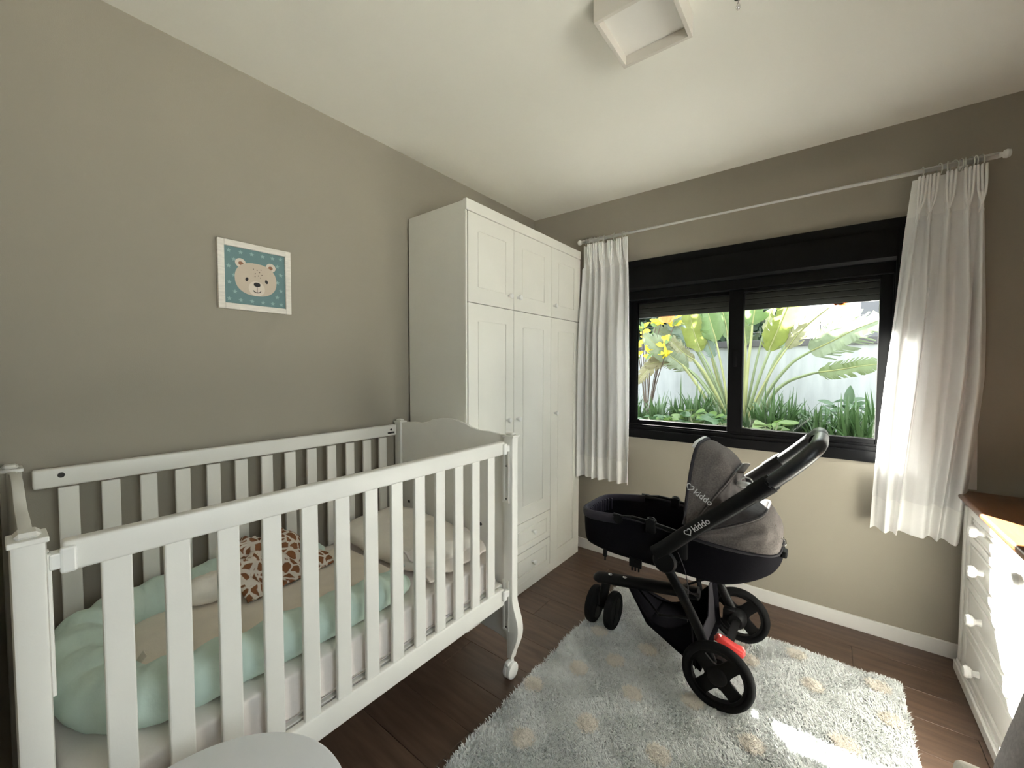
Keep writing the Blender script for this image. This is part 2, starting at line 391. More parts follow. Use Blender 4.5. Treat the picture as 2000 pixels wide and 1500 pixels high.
def sash(x0, x1, gx0, gx1, yc):
    b = NB(); t = 0.017
    box(b, (x0, yc-t, 0.985), (gx0, yc+t, 1.875), 0.003); box(b, (gx1, yc-t, 0.985), (x1, yc+t, 1.875), 0.003)
    box(b, (gx0, yc-t, 0.985), (gx1, yc+t, 1.022), 0.003); box(b, (gx0, yc-t, 1.85), (gx1, yc+t, 1.875), 0.003)
    s = obj('sash', b, M_black, win)
    b = NB(); box(b, (gx0-0.004, yc-0.002, 1.018), (gx1+0.004, yc+0.002, 1.854)); g = obj('pane', b, M_glass, s)
    b = NB()
    for zz in (1.022,): box(b, (gx0, yc-t-0.001, zz-0.004), (gx1, yc+t+0.001, zz), 0.001)
    box(b, (gx0-0.003, yc-t-0.001, 1.02), (gx0, yc+t+0.001, 1.85)); box(b, (gx1, yc-t-0.001, 1.02), (gx1+0.003, yc+t+0.001, 1.85))
    obj('gasket', b, M_strp, s)
    return s
sash(0.806, 1.52, 0.850, 1.448, 0.075); sash(1.443, 2.186, 1.520, 2.136, 0.035)
first = None
for k in range(6):
    z0 = 1.752 + k*0.034
    if first is None:
        b = NB(); box(b, (0.81, 0.112, z0), (2.18, 0.122, z0+0.0345), 0.004); first = obj('shutter_slat', b, M_shut, win)
    else: copy_at(first, win, W[first]+Vector((0, 0, k*0.034)))
b = NB(); box(b, (1.474, 0.008, 1.40), (1.492, 0.019, 1.50), 0.004); obj('latch', b, M_black, win)

# ------------------------------------------------------------------ curtain rod
rod = thing('curtain_rod', (1.49, -0.08, 2.305), 'long white curtain rod above the window', 'curtain rod')
b = NB(); cyl(b, (0.485, -0.08, 2.317), (2.495, -0.08, 2.317), 0.0135); obj('pole', b, M_rod, rod, True)
for sx, xx in ((-1, 0.485), (1, 2.495)):
    b = NB(); lathe(b, [(0.0, -0.004), (0.0125, -0.002), (0.0125, 0.008), (0.009, 0.012), (0.016, 0.016), (0.019, 0.026), (0.015, 0.036), (0.0, 0.040)], (xx, -0.08, 2.317), (sx, 0, 0))
    obj('finial', b, M_rod, rod, True)
for xx in (0.56, 2.40):
    b = NB(); box(b, (xx-0.008, -0.08, 2.297), (xx+0.008, 0.0, 2.306), 0.002); box(b, (xx-0.014, -0.006, 2.28), (xx+0.014, 0.0, 2.34), 0.002)
    obj('bracket', b, M_rod, rod)

# ------------------------------------------------------------------ curtains
def curtain(name, label, xt0, xt1, xb0, xb1, folds, rings, phase, sway, back=None):
    root = thing(name, ((xt0+xt1)/2, -0.09, 0.585), label, 'curtain', 'white curtains on the rod')
    ZT, ZH, ZM, ZB = 2.285, 2.115, 0.745, 0.59
    def P(s, z):
        t = (ZT-z)/(ZT-ZB)
        # uneven fold spacing
        s2 = s + 0.035*math.sin(s*9.0+phase)
        x = (xt0+(xt1-xt0)*s2)*(1-t)+(xb0+(xb1-xb0)*s2)*t + sway(s, t)
        ph = 2*math.pi*folds*s + phase; c = math.cos(ph)
        g = max(0.0, (c-0.30)/0.70)**0.7
        if z > ZH:   # header: flat runs with pinched triple folds
            k = (z-ZH)/(ZT-ZH); pl = math.atan2(math.sin(ph), c)
            y = -0.066 - (0.024+0.020*k)*g*(0.35+0.65*(0.5+0.5*math.cos(6.3*pl)))
        else:
            k = min(1.0, (ZH-z)/0.55); k = k*k*(3-2*k)
            var = 0.75+0.45*math.sin(1.9*ph/folds*2+phase*3)
            fold = math.copysign(abs(c)**0.8, c)
            y0 = -0.066 - 0.034*g
            y1 = -0.094 - 0.042*var*fold - 0.008*math.sin(0.5*ph+1.5*t+phase)
            y = y0*(1-k)+y1*k - 0.010*k*math.sin(t*2.6)
            x += 0.010*k*math.sin(0.5*ph+2.2*t+phase)
        return Vector((x, min(y, -0.046), z))
    def band(nm, za, zb, m, nv, off=0.0, par=root):
        b = NB(); grid(b, lambda u, v: P(u, za+(zb-za)*v) + Vector((0, -off, 0)), 190, nv)
        return obj(nm, b, m, par, True, angle=180)
    cl = band('cloth', ZH, ZB+0.004*0, M_curt, 60)
    band('header', ZT, ZH-0.004, M_hem, 10, 0.002)
    band('hem', ZM, ZB-0.002, M_hem, 10, 0.0025)
    k0 = math.ceil(phase/(2*math.pi))
    for k in range(k0, int(folds+phase/(2*math.pi))+1):
        s_ = (2*math.pi*k-phase)/(2*math.pi*folds)
        if not 0.01 < s_ < 0.99: continue
        top, bot = P(s_, ZT-0.001), P(s_, ZH+0.001); b = NB()
        for j in (-1, 0, 1):
            pth = [top+Vector((0.013*j, 0.004, 0)), (top+bot)/2+Vector((0.011*j, -0.004, -0.02)), bot+Vector((0.002*j, 0.0, 0.004)), bot+Vector((0.008*j, 0.004, -0.035))]
            tube(b, smooth_path(pth, 5), [0.0065]*10+[0.005]*4+[0.003, 0.001], 8, flat=(0.8, 1.5), up=(0, 1, 0))
        obj('pinch_pleat', b, M_hem, root, True, angle=180)
    if back:
        b = NB(); grid(b, lambda u, v: Vector((back[0]+(back[1]-back[0])*u+0.03*v*u, -0.042-0.008*math.sin(u*9), 2.12+(0.835-2.12)*v)), 24, 20); obj('back_layer', b, M_curt, root, True, angle=180)
    b0 = None
    for xr, tilt in rings:
        if b0 is None:
            b = NB(); tube(b, [(xr, -0.08+0.019*math.cos(a), 2.308+0.027*math.sin(a)) for a in [2*math.pi*k/20 for k in range(20)]], 0.0022, 6, True)
            b0 = obj('curtain_ring', b, M_ring, root, True, origin=(xr, -0.08, 2.308)); b0.rotation_euler = (0, 0, tilt)
        else: copy_at(b0, root, (xr, -0.08, 2.308), (0, 0, tilt))
    return root
curtain('curtain', 'narrow white curtain hanging beside the wardrobe', 0.49, 0.825, 0.478, 0.865, 6.1,
        [(0.515+0.022*k, 0.5*math.sin(k*2.1)) for k in range(6)]+[(0.655, 0.2), (0.73, 0.1), (0.80, -0.2)], 0.4, lambda s, t: 0.02*math.sin(t*3.1)*(s-0.3))
curtain('curtain', 'white curtain swept aside above the dresser', 2.222, 2.462, 2.145, 2.475, 5.1,
        [(2.262, 0.1), (2.318, 0.35), (2.345, -0.3), (2.365, 0.6), (2.385, 0.3), (2.40, -0.2), (2.415, 0.5), (2.43, 0.2), (2.446, 0.4)], 1.3,
        lambda s, t: -0.035*(1-s)*math.sin(t*2.2) + 0.02*s*math.sin(t*3.6) - 0.045*s*max(0, (t-0.55))*2.0, (2.33, 2.455))
# ------------------------------------------------------------------ ceiling lamp and hook
lamp = thing('ceiling_lamp', (1.414, -1.413, 2.52), 'square white box lamp on the ceiling', 'lamp')
lx0, lx1, ly0, ly1 = 1.292, 1.536, -1.545, -1.288
b = NB(); w = 0.012
box(b, (lx0, ly0, 2.52), (lx1, ly0+w, H)); box(b, (lx0, ly1-w, 2.52), (lx1, ly1, H))
box(b, (lx0, ly0+w, 2.52), (lx0+w, ly1-w, H)); box(b, (lx1-w, ly0+w, 2.52), (lx1, ly1-w, H)); obj('lamp_frame', b, M_lampf, lamp)
b = NB(); box(b, (lx0+w, ly0+w, 2.556), (lx1-w, ly1-w, 2.566)); obj('diffuser', b, M_lampd, lamp)
hk = thing('ceiling_hook', (1.668, -1.255, 2.56), 'small chrome hook hanging from the ceiling', 'hook')
b = NB(); cyl(b, (1.668, -1.262, 2.572), (1.668, -1.262, H), 0.003, seg=10); lathe(b, [(0, 0), (0.012, 0.0), (0.012, 0.004), (0, 0.004)], (1.668, -1.262, 2.596), (0, 0, 1)); obj('shank', b, M_chrome, hk, True)
b = NB(); blob(b, (1.668, -1.262, 2.568), (0.007, 0.007, 0.010), 1, 1, nu=16, nv=10); obj('tip', b, M_chrome, hk, True)

# ------------------------------------------------------------------ wardrobe
wd = thing('wardrobe', (0.236, -0.695, 0), 'tall white three door wardrobe with round knobs', 'wardrobe')
FX = 0.472; YA, Y1, Y2, YZ = -1.297, -0.900, -0.494, -0.092
b = NB(); box(b, (0.016, YA, 0.0), (FX-0.022, YZ, 2.240), 0.002); obj('carcass', b, M_ward, wd)
b = NB(); box(b, (FX-0.022, YA+0.012, 0.03), (FX-0.017, YZ-0.006, 2.20)); obj('door_gap', b, M_gap, wd)
b = NB(); box(b, (FX-0.024, YA, 2.190), (FX+0.002, YZ, 2.247), 0.002); obj('cornice', b, M_ward, wd)
b = NB(); box(b, (FX-0.024, YA, 0.0), (FX-0.002, YZ, 0.060), 0.002); obj('plinth', b, M_ward, wd)
b = NB(); box(b, (FX-0.024, YA-0.001, 0.06), (FX-0.004, YA+0.010, 2.19), 0.002); obj('side_strip', b, M_ward, wd)
def knob(par, yk, zk, m=M_knob, x=FX, s=1.0):
    b = NB(); lathe(b, [(0.0, -0.001), (0.0075*s, -0.001), (0.006*s, 0.008*s), (0.006*s, 0.012*s), (0.013*s, 0.017*s), (0.0150*s, 0.024*s), (0.012*s, 0.030*s), (0.0, 0.032*s)], (x, yk, zk), (1, 0, 0), 18)
    return obj('knob', b, m, par, True)
def front(nm, y0, y1, z0, z1, yk, zk, my, mz0, mz1):
    b = NB(); g = 0.0022; p = 0.003; d = 0.002
    ya, yb, za, zb = y0+g, y1-g, z0+g, z1-g
    iy0, iy1, iz0, iz1 = y0+my, y1-my, z0+mz0, z1-mz1
    gw = 0.005
    # raised border, groove, centre field
    for lo, hi in (((FX-0.016, ya, za), (FX, iy0, zb)), ((FX-0.016, iy1, za), (FX, yb, zb)), ((FX-0.016, iy0, za), (FX, iy1, iz0)), ((FX-0.016, iy0, iz1), (FX, iy1, zb))):
        box(b, lo, hi)
    bmesh.ops.remove_doubles(b, verts=b.verts[:], dist=1e-5)
    o = obj(nm, b, M_ward, wd)
    b = NB(); box(b, (FX-0.016, iy0-0.002, iz0-0.002), (FX-0.004, iy1+0.002, iz1+0.002)); box(b, (FX-0.006, iy0+gw, iz0+gw), (FX-0.0003, iy1-gw, iz1-gw), 0.002, 2)
    obj('panel', b, M_ward, o)
    knob(o, yk, zk)
front('upper_door', YA+0.012, Y1, 1.727, 2.188, -0.951, 1.801, 0.074, 0.081, 0.084)
front('upper_door', Y1, Y2, 1.727, 2.188, -0.863, 1.805, 0.080, 0.085, 0.085)
front('upper_door', Y2, YZ, 1.727, 2.188, -0.461, 1.806, 0.092, 0.082, 0.082)
front('lower_door', YA+0.012, Y1, 0.437, 1.727, -0.964, 1.089, 0.074, 0.095, 0.088)
front('lower_door', Y1, Y2, 0.437, 1.727, -0.870, 1.088, 0.090, 0.095, 0.090)
front('tall_door', Y2, YZ, 0.060, 1.727, -0.445, 1.085, 0.092, 0.072, 0.084)
for ya, yb in ((YA+0.012, Y1), (Y1, Y2)):
    front('drawer', ya, yb, 0.252, 0.437, (ya+yb)/2-0.005, 0.353, 0.040, 0.045, 0.045)
    front('drawer', ya, yb, 0.060, 0.252, (ya+yb)/2-0.005, 0.158, 0.040, 0.045, 0.045)

# ------------------------------------------------------------------ crib
crib = thing('crib', (0.42, -2.07, 0), 'white slatted wooden crib on casters', 'crib')
CF, CB = 0.816, 0.055       # front and back rail planes (x)
YN, YF = -2.762, -1.385     # end panel planes
RY0, RY1 = -2.722, -1.432
def rail(nm, x, z0, z1, th, par=crib, y0=RY0, y1=RY1):
    b = NB(); box(b, (x-th/2, y0, z0), (x+th/2, y1, z1), 0.006, 3); return obj(nm, b, M_crib, par, True)
rail('top_rail', CF, 1.013, 1.070, 0.032); rail('bottom_rail', CF, 0.344, 0.420, 0.026)
rail('top_rail', CB, 1.022, 1.080, 0.030); rail('bottom_rail', CB, 0.344, 0.420, 0.026)
b = NB(); box(b, (CF-0.007, -0.0225, -0.3), (CF+0.007, 0.0225, 0.3), 0.003, 2)
s0 = obj('slat', b, M_crib, crib, origin=(CF, 0, 0)); 
for i in range(13):
    yc = -2.6495+0.0948*i
    for xx in (CF, CB):
        if i == 0 and xx == CF: s0.location = Vector((CF, yc, 0.717))-W[crib]; W[s0] = Vector((CF, yc, 0.717)); continue
        copy_at(s0, crib, (xx, yc, 0.717))
# end panels with wavy top
def topz(x):
    t = min(1, abs(x-0.435)/0.385)
    K = [(0, 1.137), (0.12, 1.135), (0.28, 1.124), (0.42, 1.106), (0.55, 1.097), (0.68, 1.098), (0.8, 1.094), (1, 1.086)]
    for (a, za), (c_, zc) in zip(K, K[1:]):
        if t <= c_:
            k = (t-a)/(c_-a); k = k*k*(3-2*k); return za+(zc-za)*k
    return 1.086
def botz(x):
    t = min(1, abs(x-0.435)/0.385); return 0.19 - 0.05*max(0, (t-0.55)/0.45)**1.5 + 0.015*math.cos(t*6)
for yc, nm in ((YF, 'footboard'), (YN, 'headboard')):
    xs = [0.06+0.75*k/50 for k in range(51)]
    out = [(x, botz(x)) for x in xs] + [(x, topz(x)) for x in reversed(xs)]
    b = NB(); prism(b, out, (0, yc+0.009, 0), (1, 0, 0), (0, 0, 1), 0.018, 0.003); obj(nm, b, M_crib, crib, True, angle=40)
# posts: front pair are curved cabriole legs, cut in the plane of the end panels
def post(yc, front_, h=1.088):
    xo = (lambda x: x) if front_ else (lambda x: 0.868-x)
    o_ = [(0.852, h), (0.852, 0.40)]
    o_ += [(0.852+0.036*math.sin(t*math.pi)**1.5 - 0.008*t, 0.36-0.272*t) for t in [k/14 for k in range(15)]]
    i_ = [(0.800, h), (0.800, 0.34)] + [(0.800+0.022*t**1.3+0.006*math.sin(t*math.pi), 0.30-0.212*t) for t in [k/12 for k in range(13)]]
    out = [(xo(x), z) for x, z in o_+i_[::-1]]
    b = NB(); prism(b, out, (0, yc+0.021, 0), (1, 0, 0), (0, 0, 1), 0.042, 0.006); p = obj('post', b, M_crib, crib, True, angle=40)
    xa, xb = sorted((xo(0.796), xo(0.858)))
    b = NB(); box(b, (xa, yc-0.024, h-0.004), (xb, yc+0.024, h+0.006), 0.002); box(b, (xa+0.010, yc-0.016, h+0.004), (xb-0.010, yc+0.016, h+0.016), 0.007, 1); obj('cap', b, M_crib, p)
    xc = (xo(0.838))
    c = thing_part('caster', p, yc, xc)
def thing_part(nm, par, yc, xc):
    b = NB(); dy = -0.012
    for s in (-1, 1):
        lathe(b, [(0.0, 0.0), (0.030, 0.0), (0.0355, 0.003), (0.0365, 0.010), (0.034, 0.016), (0.026, 0.0185), (0.0, 0.019)], (xc-0.002+s*0.0015, yc+dy, 0.0368), (s, 0, 0), 28)
    box(b, (xc-0.020, yc+dy-0.026, 0.052), (xc+0.004, yc+dy+0.022, 0.078), 0.008); cyl(b, (xc, yc, 0.06), (xc, yc, 0.094), 0.008, seg=12)
    return obj(nm, b, M_knob, par, True)
for yc in (YF, YN):
    post(yc, True); post(yc, False)
# slide tracks and brackets of the drop side
for yc, s in ((YF-0.0235, 1), (YN+0.0235, -1)):
    for z0, z1 in ((0.80, 1.055), (0.22, 0.445)):
        b = NB(); box(b, (0.826, yc-0.003, z0), (0.836, yc+0.003, z1), 0.002); box(b, (0.800, yc-0.002, z0), (0.812, yc+0.002, z1), 0.001)
        box(b, (0.800, yc-0.003, z0-0.006), (0.836, yc+0.003, z0+0.004), 0.002)
        t_ = obj('slide_track', b, M_crib, crib)
        for zz in (z0+0.012, (z0+z1)/2+0.03):
            b = NB(); lathe(b, [(0, 0), (0.004, 0), (0.003, 0.0015), (0, 0.002)], (0.819, yc, zz), (0, -s, 0), 10); obj('screw', b, M_gap, t_)
    ye = RY1 if s > 0 else RY0
    for z0, z1 in ((1.015, 1.062), (0.37, 0.415)):
        b = NB(); box(b, (0.812, min(ye-s*0.012, yc), z0+0.010), (0.840, max(ye-s*0.012, yc), z1-0.008), 0.003); box(b, (0.830, min(ye-s*0.018, ye+s*0.004), z0), (0.842, max(ye-s*0.018, ye+s*0.004), z1), 0.004)
        obj('slide_bracket', b, M_knob, crib)
# bolt holes, maker's mark, bed base
for p, ax in (((CB+0.0150, -2.665, 1.058), (1, 0, 0)), ((0.655, YF-0.009, 0.655), (0, -1, 0)), ((0.125, YF-0.009, 0.655), (0, -1, 0))):
    b = NB(); lathe(b, [(0, 0), (0.008, 0), (0.008, 0.0012), (0, 0.0012)], p, ax, 16); obj('bolt_cap', b, M_dark, crib)
b = NB(); box(b, (CB+0.0148, -1.488, 1.034), (CB+0.0160, -1.446, 1.044)); lathe(b, [(0, 0), (0.006, 0), (0.006, 0.0012), (0, 0.0012)], (CB+0.0148, -1.467, 1.056), (1, 0, 0), 14); obj('maker_mark', b, M_dark, crib)
b = NB(); box(b, (0.075, -2.74, 0.395), (0.795, -1.405, 0.418), 0.002); obj('bed_base', b, M_crib, crib)
b = NB(); box(b, (0.60, YF-0.03, 0.385), (0.64, YF-0.010, 0.394)); cyl(b, (0.62, YF-0.024, 0.372), (0.62, YF-0.024, 0.388), 0.005, seg=10); obj('base_bracket', b, M_chrome, crib)

# ------------------------------------------------------------------ in the crib
def wrinkled_box(lo, hi, e, amp, freq, nu=90, nv=30, seed=0.0):
    c = [(a+b_)/2 for a, b_ in zip(lo, hi)]; s = [(b_-a)/2 for a, b_ in zip(lo, hi)]
    b = NB(); blob(b, c, s, e, e, amp, freq, nu, nv, seed=seed); return b
b = wrinkled_box((0.080, -2.730, 0.4185), (0.792, -1.412, 0.556), 0.12, 0.004, 12, 160, 36)
for v in b.verts: v.co.z = max(v.co.z, 0.4185)
mt = thing('mattress', (0.436, -2.07, 0.4185), 'crib mattress under a pinkish white fitted sheet', 'mattress')
obj('fitted_sheet', b, M_sheet, mt, True, angle=80)
b = NB(); tube(b, [(0.436+0.355*math.copysign(abs(math.cos(a))**0.12, math.cos(a)), -2.071+0.657*math.copysign(abs(math.sin(a))**0.12, math.sin(a)), 0.437+0.002*math.sin(a*9)) for a in [2*math.pi*k/120 for k in range(120)]], 0.005, 8, True); obj('elastic_edge', b, M_sheet, mt, True)

nest = thing('baby_nest', (0.44, -2.3, 0.556), 'mint green padded baby nest with beige bed', 'baby nest')
path = [(0.700, -1.86), (0.712, -2.0), (0.712, -2.2), (0.705, -2.4), (0.690, -2.55), (0.60, -2.650), (0.45, -2.668), (0.28, -2.655), (0.19, -2.56), (0.165, -2.4), (0.160, -2.2), (0.165, -2.05), (0.19, -1.92)]
pp = smooth_path([(x, y_, 0) for x, y_ in path], 9); rr = []; pts = []
for i, p in enumerate(pp):
    t = i/(len(pp)-1); r = 0.050+0.016*math.sin(math.pi*min(1, max(0, (t-0.03)/0.94)))**0.5
    r *= 1+0.05*math.sin(i*0.9)+0.05*noise.noise(Vector((i*0.21, 3.1, 0)))
    if t < 0.05: r *= 0.45+11*t
    if t > 0.95: r *= 0.45+11*(1-t)
    rr.append(r); pts.append((p.x, p.y, 0.556+r*0.93+0.001))
b = NB(); pts2 = smooth_path(pts, 3); tube(b, pts2, np.interp(np.linspace(0, 1, len(pts2)), np.linspace(0, 1, len(rr)), rr).tolist(), 32)
for v in b.verts:
    k = noise.noise(v.co*22)+0.8*(1-4*abs(noise.noise(Vector((v.co.x*14, v.co.y*26, v.co.z*8))))); v.co.z = max(0.557, v.co.z+0.004*k); v.co.x += 0.003*k
obj('bolster', b, M_mint, nest, True, angle=180)
b = wrinkled_box((0.195, -2.645, 0.5575), (0.680, -1.83, 0.592), 0.3, 0.004, 10, 90, 20, 2.0)
for v in b.verts: v.co.z = max(v.co.z, 0.5575)
obj('inner_pad', b, M_cream, nest, True, angle=180)
b = NB(); box(b, (0.530, -2.615, 0.625), (0.560, -2.555, 0.628), 0.001, rot=Matrix.Rotation(0.9, 3, 'X')); obj('cloth_tag', b, M_cream, nest)
b = NB(); tube(b, [(0.688+0.004*math.sin(k*1.3), -1.86-0.055*k, 0.648+0.006*math.sin(k*2.2)) for k in range(8)], 0.006, 6); obj('frill', b, M_mint, nest, True)

def gir(u, v):
    y_ = -2.285+0.33*u-0.03*math.sin(v*3)+0.05*v*(0.5-u); x = 0.385-0.245*v-0.05*(u-0.5)
    top = 0.600+0.125*math.sin(min(1, v*1.15)*math.pi*0.5)**0.8*(1-0.55*max(0, u-0.62)/0.38)*(0.75+0.25*math.sin(min(1, u*3)*1.57))
    n_ = noise.noise(Vector((u*3.2, v*3.0, 5.0))); cr = abs(noise.noise(Vector((u*4.5+v*2, v*2.5, 11.0))))
    z = top+0.030*n_-0.060*cr*(v > 0.02)
    return Vector((x+0.02*n_, y_+0.025*noise.noise(Vector((u*3, v*3, 20))), max(0.597, z)))
b = NB(); grid(b, gir, 60, 50)
o = obj('blanket', b, M_gir, None, True, angle=180); sm = o.modifiers.new('thickness', 'SOLIDIFY'); sm.thickness = 0.008; sm.offset = 1
tag(o, 'brown and white giraffe print blanket bunched in the crib', 'blanket')
b = NB(); blob(b, (0.270, -2.335, 0.640), (0.055, 0.090, 0.045), 0.8, 0.8, 0.022, 12, 48, 30, rz=0.1, seed=9.0)
for v in b.verts: v.co.z = max(v.co.z, 0.594)
tag(obj('muslin_cloth', b, M_pillow, None, True, angle=180), 'white muslin cloth bundled beside the giraffe print blanket', 'cloth')
b = NB(); blob(b, (0.415, -1.622, 0.605), (0.300, 0.195, 0.055), 0.75, 0.5, 0.018, 7, 80, 40, seed=2.0, amp2=0.004)
for v in b.verts:
    v.co.z = max(v.co.z+0.10*max(0, -(v.co.x-0.42)), 0.5570)
tag(obj('pillow', b, M_pillow, None, True, angle=180), 'plump cream pillow at the wardrobe end of the crib', 'pillow')
b = NB(); grid(b, lambda u, v: Vector((0.545+0.205*v, -1.79+0.34*u+0.02*noise.noise(Vector((u*4, v*3, 7))), 0.650-0.075*v**2.2+0.014*noise.noise(Vector((u*7, v*4, 1.0))))), 50, 40)
o = obj('muslin_cloth', b, M_sheet, None, True, angle=180); sm = o.modifiers.new('s', 'SOLIDIFY'); sm.thickness = 0.006
tag(o, 'thin white cloth lying over the pillow edge by the slats', 'cloth')

# ------------------------------------------------------------------ bear picture on the left wall
pic = thing('framed_print', (0.011, -2.089, 1.627), 'square framed print of a smiling bear on teal with stars', 'picture')
PY0, PY1, PZ0, PZ1 = -2.2275, -1.9506, 1.627, 1.903
b = NB(); fw = 0.0235; X0, X1 = 0.0005, 0.020
box(b, (X0, PY0, PZ0), (X1, PY0+fw, PZ1), 0.002); box(b, (X0, PY1-fw, PZ0), (X1, PY1, PZ1), 0.002)
box(b, (X0, PY0+fw, PZ0), (X1, PY1-fw, PZ0+fw), 0.002); box(b, (X0, PY0+fw, PZ1-fw), (X1, PY1-fw, PZ1), 0.002)
obj('frame', b, M_frame, pic)
b = NB(); box(b, (X0, PY0+fw-0.002, PZ0+fw-0.002), (0.0100, PY1-fw+0.002, PZ1-fw+0.002)); pr = obj('print', b, M_teal, pic)
IW = PY1-PY0-2*fw
def pq(u, v): return (PY0+fw+u*IW, PZ0+fw+v*IW)      # u to the right, v up, 0..1
def flat(nm, pts, lay, m, par=pr):
    b = NB(); x = 0.0100+0.0002*lay
    c = [pq(u, v) for u, v in pts]; vs = [b.verts.new((x, y_, z_)) for y_, z_ in c]; b.faces.new(vs); return obj(nm, b, m, par)
def ell(cx, cy, rx, ry, rot=0, n=28, pw=1.0):
    o_ = []
    for k in range(n):
        a = 2*math.pi*k/n; x = rx*math.copysign(abs(math.cos(a))**pw, math.cos(a)); y_ = ry*math.copysign(abs(math.sin(a))**pw, math.sin(a))
        o_.append((cx+x*math.cos(rot)-y_*math.sin(rot), cy+x*math.sin(rot)+y_*math.cos(rot)))
    return o_
st = None
for (u, v) in [(.075, .92), (.26, .92), (.44, .92), (.62, .92), (.79, .92), (.93, .93), (.155, .78), (.07, .65), (.15, .50), (.075, .37), (.16, .21), (.07, .08), (.25, .07), (.43, .07), (.61, .07), (.78, .07), (.93, .07), (.86, .20), (.93, .33), (.87, .48), (.93, .63), (.87, .78)]:
    if st is None:
        pts = []
        for k in range(10):
            a = math.pi/2+k*math.pi/5; r_ = 0.042 if k % 2 == 0 else 0.019; pts.append((u+r_*math.cos(a), v+r_*math.sin(a)))
        st = flat('star', pts, 1, M_star)
        s_uv = (u, v)
    else: copy_at(st, pr, W[st]+Vector((0, (u-s_uv[0])*IW, (v-s_uv[1])*IW)))
flat('ear', ell(.255, .735, .085, .08), 2, M_bear2); flat('ear', ell(.755, .735, .085, .08), 2, M_bear2)
flat('inner_ear', ell(.262, .725, .042, .035, -.35), 3, M_ear); flat('inner_ear', ell(.748, .725, .042, .035, .35), 3, M_ear)
flat('bear_head', ell(.505, .47, .345, .295, 0, 48, 0.86), 4, M_bear)
flat('muzzle', ell(.51, .31, .135, .135, 0, 36), 5, M_bear2)
flat('nose', ell(.515, .385, .055, .038, 0, 24, 0.8), 6, M_dark)
flat('eye', ell(.35, .46, .024, .036, -.25), 5, M_dark); flat('eye', ell(.675, .46, .024, .036, .25), 5, M_dark)
b = NB(); x = 0.0116
arc = [pq(.515-.06*math.cos(a), .275-.035*math.sin(a)) for a in [math.pi*k/10 for k in range(11)]]
tube(b, [(x, y_, z_) for y_, z_ in arc], 0.0014, 6); y_, z_ = pq(.515, .36); y2, z2 = pq(.515, .24); tube(b, [(x, y_, z_), (x, y2, z2)], 0.0008, 6); obj('mouth', b, M_dark, pr)
fk = None
for u, v in [(.46, .66), (.52, .65), (.585, .665), (.56, .615), (.49, .585), (.60, .575), (.54, .55), (.485, .53), (.575, .52)]:
    if fk is None: fk = flat('forehead_fleck', ell(u, v, .0095, .0095, 0, 10), 5, M_fleck); f_uv = (u, v)
    else: copy_at(fk, pr, W[fk]+Vector((0, (u-f_uv[0])*IW, (v-f_uv[1])*IW)))

# ------------------------------------------------------------------ rug
RX0, RX1, RYF, RYN = 0.915, 2.215, -0.405, -2.36
rug = thing('rug', ((RX0+RX1)/2, (RYF+RYN)/2, 0), 'fluffy pale grey rug with cream dots', 'rug')
def edge_wob(x, y_): return 0.006*noise.noise(Vector((x*9, y_*9, 3)))
def rug_h(x, y_):
    return 0.013+0.0035*noise.noise(Vector((x*5, y_*5, 0)))+0.002*noise.noise(Vector((x*14, y_*14, 5)))
b = NB()
V = grid(b, lambda u, v: Vector((RX0+(RX1-RX0)*u+edge_wob(u, v*2), RYN+(RYF-RYN)*v+edge_wob(u*2, v), rug_h(RX0+(RX1-RX0)*u, RYN+(RYF-RYN)*v)-0.004)), 70, 100)
bd = V[0] + [r_[-1] for r_ in V[1:]] + V[-1][::-1][1:] + [r_[0] for r_ in V[::-1][1:-1]]
lo = [b.verts.new((v.co.x, v.co.y, 0.0005)) for v in bd]
for k in range(len(bd)): b.faces.new((bd[k], lo[k], lo[(k+1) % len(bd)], bd[(k+1) % len(bd)]))
obj('rug_base', b, M_rug, rug, True, angle=180)
DOTS = [(1.064,-1.183),(1.178,-1.035),(1.271,-0.869),(0.953,-1.387),(1.311,-1.178),(1.229,-1.420),(1.071,-1.621),(1.489,-1.383),(1.674,-0.641),(1.846,-0.466),(1.911,-0.654),(2.138,-0.487),(2.014,-0.923),(1.744,-1.132),(2.160,-0.681),(1.025,-0.884),(1.525,-1.060),(1.609,-0.551),(1.43,-1.68),(1.70,-1.62),(1.95,-1.45),(2.10,-1.75),(1.25,-1.95),(1.62,-2.02),(1.98,-2.10),(1.03,-2.15)]
rng = np.random.default_rng(3)
def tufts(n, sampler, length, width, zoff, lean=0.75):
    p = sampler(n); n = len(p)
    h = np.array([rug_h(x, y_) for x, y_ in p]) if n < 6000 else 0.013+0.0032*np.sin(p[:, 0]*17+2*np.sin(p[:, 1]*11))*np.cos(p[:, 1]*15)
    a = rng.uniform(0, 2*np.pi, n); flow = np.sin(p[:, 0]*21+np.sin(p[:, 1]*17)*2)*0.9+0.6
    a = np.where(rng.random(n) < 0.6, flow*2+rng.normal(0, .7, n), a)
    L = length*rng.uniform(0.6, 1.25, n); le = rng.uniform(0.2, 1.0, n)*lean
    d = np.stack([np.cos(a)*np.sin(le), np.sin(a)*np.sin(le), np.cos(le)], 1)
    s = np.stack([-np.sin(a), np.cos(a), np.zeros(n)], 1)*width*rng.uniform(0.7, 1.3, n)[:, None]
    base = np.stack([p[:, 0], p[:, 1], h-0.005+zoff], 1)
    mid = base+d*(L*0.6)[:, None]; tip = base+d*L[:, None]+np.stack([np.cos(a), np.sin(a), -0.6*np.ones(n)], 1)*(L*0.25)[:, None]
    v = np.concatenate([base-s, base+s, mid+s*.9, mid-s*.9, tip], 0)
    i = np.arange(n); q = np.stack([i, i+n, i+2*n, i+3*n], 1); t = np.stack([i+3*n, i+2*n, i+4*n], 1)
    return v, q, t
